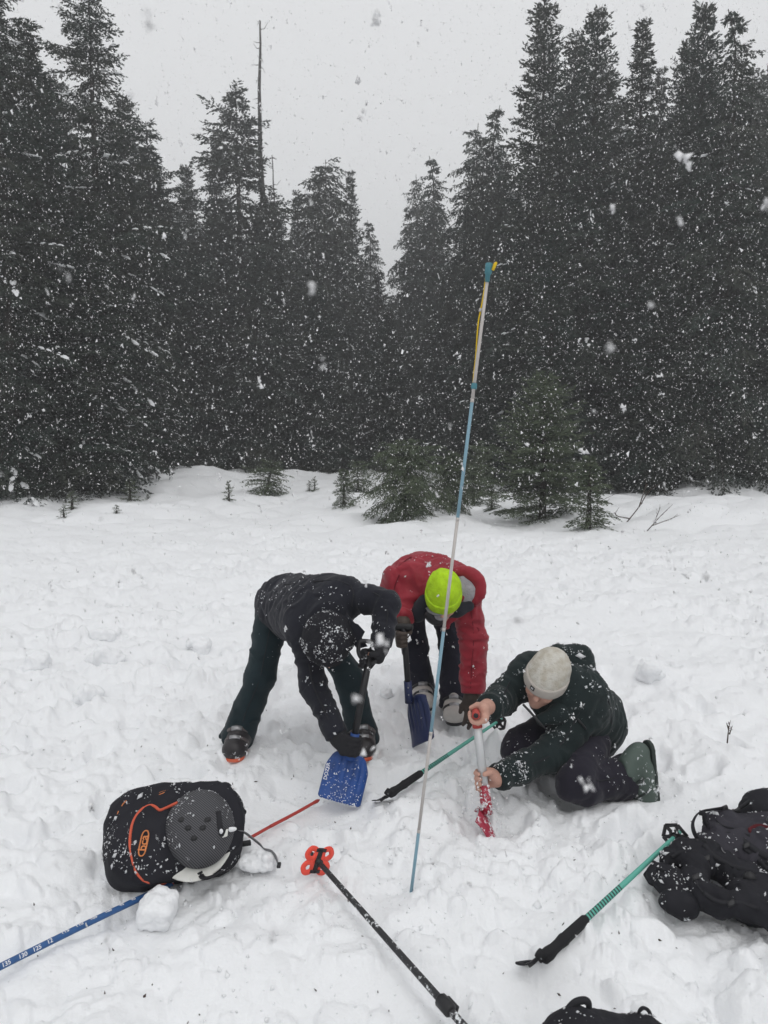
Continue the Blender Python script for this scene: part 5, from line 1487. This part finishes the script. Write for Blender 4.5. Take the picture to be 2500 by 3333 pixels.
for px, py in ((2330, 2690), (2430, 2752), (2300, 2795), (2265, 2855), (2380, 2940)):
    q = MB(); p0 = on2(px, py, .006); q.box(p0, (unit(V3(1, .1, .4)), unit(V3(0, .7, .7)), unit(V3(-.3, -.7, .7))), (.013, .009, .004)); bevel(q.build('buckle', M['black_plastic'], t), .003)
q = MB(); q.tube([on2(2440, 2858), on2(2441, 2860, .008)], .022, n=14); q.build('belt_button', M['black_plastic_clean'], t)
q = MB(); q.box(at(2345, 2965, 2.34), (unit(V3(1, .2, 0)), unit(V3(0, 1, .5)), unit(V3(0, -.5, 1))), (.02, .012, .006)); bevel(q.build('buckle', M['black_plastic'], t), .003)
for px, py in ((2268, 2742), (2266, 2750)):
    q = MB(); q.tube([at(px, py - 10, 2.57), at(px + 4, py + 6, 2.57)], .0045, n=6); q.build('zip_pull', M['black_plastic_clean'], t)
# mitten beside it
t = thing('mitten', 'black snow-dusted mitten dropped in the snow beside the large black backpack', 'mitten', (*at(2190, 2900, 2.42)[:2], 0))
S = Sdf(); S.cone(at(2138, 2846, 2.50), at(2200, 2895, 2.44), .036, .052, .03); S.cone(at(2160, 2846, 2.51), at(2232, 2882, 2.46), .034, .050, .03)
mt = solid('cuff', S, M['pack_dark'], t, .007, fold=.005, seed=51); flecks('snow_flecks', S, SURF[mt.name][0], t, 90, .009, 15, .1)
S = Sdf(); S.cone(at(2186, 2938, 2.385), at(2226, 2952, 2.375), .036, .040, .03); S.cone(at(2172, 2922, 2.41), at(2160, 2934, 2.40), .018, .014, .02); S.cone(at(2205, 2925, 2.41), at(2232, 2942, 2.38), .038, .040, .03)
mt = solid('hand', S, M['pack_dark'], t, .007, fold=.004, seed=52); flecks('snow_flecks', S, SURF[mt.name][0], t, 45, .009, 16, .1)
q = MB(); q.tube(spline([at(2134, 2832, 2.49), at(2140, 2826, 2.47), at(2155, 2829, 2.46), at(2163, 2838, 2.47)], 12), .004, n=6); q.build('wrist_loop', M['webbing'], t)
q = MB(); q.box(at(2126, 2842, 2.50), (unit(V3(.5, 0, .8)), V3(0, 1, 0), unit(V3(-.8, 0, .5))), (.035, .03, .012)); bevel(q.build('cuff_tab', M['pack_dark'], t), .006)

# ---------------------------------------------------------------- backpack at the photographer's feet
t = thing('backpack', 'black backpack with two webbing loops showing only its top', 'backpack', (*at(1985, 3400, 1.75)[:2], 0))
S = Sdf(); S.cone(at(1905, 3385, 1.78), at(2080, 3422, 1.76), .064, .064, .05); S.cone(at(1890, 3460, 1.70), at(2100, 3500, 1.68), .10, .11, .06)
for a_, b_ in ((1890, 3460), (2100, 3500)):
    q_ = at(a_, b_, 1.68); S.cone(q_, V3(q_[0] * .97, 1.38, .10), .10, .12, .06)
bp = solid('pack_body', S, M['pack_dark'], t, .008, fold=.006, seed=61); flecks('snow_flecks', S, SURF[bp.name][0], t, 180, .010, 17, .2)
q = MB(); q.tube(spline([at(1835, 3320, 1.74), at(1848, 3290, 1.75), at(1872, 3264, 1.76), at(1900, 3256, 1.77), at(1915, 3265, 1.77), at(1918, 3290, 1.77)], 24), 1, n=6, flat=(.010, .0035), up=V3(0, -.8, .5)); q.build('haul_loop', M['webbing'], t)
q = MB(); q.tube(spline([at(2078, 3310, 1.77), at(2082, 3290, 1.77), at(2094, 3281, 1.77), at(2108, 3287, 1.77), at(2117, 3305, 1.77), at(2113, 3335, 1.77)], 24), .005, n=6); q.build('haul_loop', M['webbing'], t)

# ---------------------------------------------------------------- loose blocks of snow
def clod(px, py, r, lab, seed, sq=(1, .9, .8), lift=.0, group='loose blocks of snow'):
    g = gnd(px, py); c = g + (0, 0, r * lift)
    rg = np.random.default_rng(seed)
    az = rg.uniform(0, 3); ca, sa = math.cos(az), math.sin(az); tl = rg.normal(0, .25)
    S = Sdf(); S.box(c, np.array(sq) * r * .8, np.array([[ca, sa, tl], [-sa, ca, .1], unit(np.cross([ca, sa, tl], [-sa, ca, .1]))]), r * .28, .02)
    for k in range(5): S.ell(c + rg.normal(0, .38, 3) * r * np.array(sq), np.array(sq) * r * rg.uniform(.45, .7), None, r * .25)
    v, q = S.mesh(max(r / 11, .0045))
    v = v + S.grad(v) * (r * .13 * (vn3(v * 2.2 / r, seed) + .6 * vn3(v * 5 / r, seed + 1) + .4 * np.abs(vn3(v * 11 / r, seed + 2))))[:, None]
    o = link('snow_block', mesh_np('snow_block', v - g, q), M['snow']); o.location = tuple(g)
    tag(o, lab, 'snow block', group)
clod(515, 2972, .075, 'rounded snow block covering the blue probe beside the orange-piped backpack', 1, (1.05, .9, .75), lift=.2)
clod(2112, 2190, .10, 'smooth-sided upright snow block behind the kneeling person', 2, (1, .8, .75))
clod(350, 2140, .12, 'squarish snow block with a hollow side out on the trampled snow', 3, (1.1, .8, .6))
clod(345, 2065, .11, 'wide low snow block farther out on the trampled snow', 4, (1.3, .8, .5))
clod(650, 1985, .07, 'small round snowball lying alone on the open trampled snow', 5)
clod(655, 2105, .08, 'small snow block close to the bending person in black', 6)
clod(120, 2155, .10, 'rounded snow lump with a shaded hollow on the open trampled snow', 7)
clod(290, 2265, .09, 'snow block beside a boot hole in the trampled snow', 8)
clod(385, 2850, .05, 'snow chunk pressed against the side of the orange-piped backpack', 9)
clod(845, 2800, .055, 'snow chunk under the loose grey strap of the orange-piped backpack', 10, (1.3, .9, .6))
clod(1920, 2580, .055, 'snow chunk wedged before the knee of the kneeling person', 11)
clod(1260, 2260, .04, 'small snow chunk between the bending person and the person in red', 12)
# loose crumbs of snow thrown about by the digging
rg = np.random.default_rng(19); n = 2600
yy = np.abs(rg.normal(3.0, .75, n)) ; yy = np.where(yy < 1.7, 1.7 + rg.random(n) * 2.5, yy); xx = rg.normal(.1, .75, n)
zz = Hfull(xx, yy)
blobs('snow_crumbs', np.stack([xx, yy, zz + .002], 1), .009 * np.exp(rg.normal(0, .55, n)), M['snow'], None, rg, elong=1.1)
# scattered dark bits: needles and bark on the snow
rg = np.random.default_rng(9); n = 230
yy = 1.9 + 9 * rg.random(n) ** 1.6; xx = rg.uniform(-.55, .55, n) * yy
zz = Hfull(xx, yy) + .002
blobs('needle_litter', np.stack([xx, yy, zz], 1), rg.uniform(.003, .011, n), M['twig'], None, rg, elong=2.2)
print('gear', time.time() - T0)

# ================================================================ FALLING SNOW AND AIR
rg = np.random.default_rng(21)
P = []; s_ = []
def shower(y0, y1, n, size, sg):
    y = (y0 ** 3 + (y1 ** 3 - y0 ** 3) * rg.random(n)) ** (1 / 3)
    x = rg.uniform(-.68, .68, n) * y
    z = CAM_Z + y * rg.uniform(-.75, .70, n)
    ok = z > Hbase(x, y)[0] + .05
    return np.stack([x, y, z], 1)[ok], (size * np.exp(rg.normal(0, sg, n)))[ok]
for y0, y1, n in ((.36, .6, 22), (.6, 1.1, 30), (1.1, 2.6, 420), (2.6, 5, 2300)):      # near flakes: loose clumps of crystals
    p, q = shower(y0, y1, n, .0085 if y0 > 1 else .0065, .40)
    k = rg.integers(3, 7, len(p)); i = np.repeat(np.arange(len(p)), k)
    drift = np.array([.25, .1, -1.0]) * rg.normal(0, .32, (len(i), 1))
    P.append(p[i] + (rg.normal(0, .20, (len(i), 3)) + drift) * q[i][:, None]); s_.append(q[i] * rg.uniform(.4, .95, len(i)))
for y0, y1, n, sz in ((5, 8, 24000, .0090),):
    p, q = shower(y0, y1, n, sz, .36); P.append(p); s_.append(q)
P = np.concatenate(P); s_ = np.concatenate(s_)
def tetra_flakes(name, P, s_, m, rg):
    n = len(P); V = rg.normal(size=(n, 4, 3)); V /= np.linalg.norm(V, axis=2, keepdims=True); V *= (.55 + .5 * rg.random((n, 4, 1))); V[..., 2] *= 1.35
    vv = (P[:, None] + V * s_[:, None, None] * .62).reshape(-1, 3)
    f = np.array([(0, 1, 2), (0, 3, 1), (0, 2, 3), (1, 3, 2)]); ff = (f[None] + np.arange(n)[:, None, None] * 4).reshape(-1, 3)
    o = link(name, mesh_np(name, vv, ff), m, None, sm=False); o['kind'] = 'stuff'
Pn, sn_ = P, s_
P, s_ = [], []
for y0, y1, n, sz in ((8, 13, 78000, .0108), (13, 19, 40000, .0135)):
    p, q = shower(y0, y1, n, sz, .50); P.append(p); s_.append(q)
P = np.concatenate(P); s_ = np.concatenate(s_)
def all_flakes(name, Pn, sn_, Pf, sf, m, rg):                    # near flakes as little solids, far ones as folded scales
    n = len(Pn); V = rg.normal(size=(n, 4, 3)); V /= np.linalg.norm(V, axis=2, keepdims=True); V *= (.55 + .5 * rg.random((n, 4, 1))); V[..., 2] *= 1.35
    v1 = (Pn[:, None] + V * sn_[:, None, None] * .62).reshape(-1, 3)
    f = np.array([(0, 1, 2), (0, 3, 1), (0, 2, 3), (1, 3, 2)]); f1 = (f[None] + np.arange(n)[:, None, None] * 4).reshape(-1, 3)
    n2 = len(Pf); V = rg.normal(size=(n2, 4, 3)); V /= np.linalg.norm(V, axis=2, keepdims=True); V[..., 2] *= 1.35
    v2 = (Pf[:, None] + V * sf[:, None, None] * .55).reshape(-1, 3)
    f = np.array([(0, 1, 2), (1, 3, 2)]); f2 = (f[None] + np.arange(n2)[:, None, None] * 4).reshape(-1, 3) + n * 4
    o = link(name, mesh_np(name, np.concatenate([v1, v2]), np.concatenate([f1, f2])), m, None, sm=False); o['kind'] = 'stuff'
all_flakes('falling_snow', Pn, sn_, P, s_, M['flake'], rg)
# haze: the snow-laden air
hz = bpy.data.materials.new('haze'); hz.use_nodes = True
n = hz.node_tree.nodes; n.clear()
pv = n.new('ShaderNodeVolumePrincipled'); pv.inputs['Color'].default_value = (.93, .945, .96, 1); pv.inputs['Density'].default_value = .0055; pv.inputs['Anisotropy'].default_value = .2
ou = n.new('ShaderNodeOutputMaterial'); hz.node_tree.links.new(pv.outputs[0], ou.inputs['Volume'])
q = MB(); q.box((0, 20, 15), (V3(1, 0, 0), V3(0, 1, 0), V3(0, 0, 1)), (430, 430, 16.5)); h_ = q.build('haze', hz, None, sm=False)
tag(h_, kind='stuff')
print('flakes', len(P), 'script', time.time() - T0)
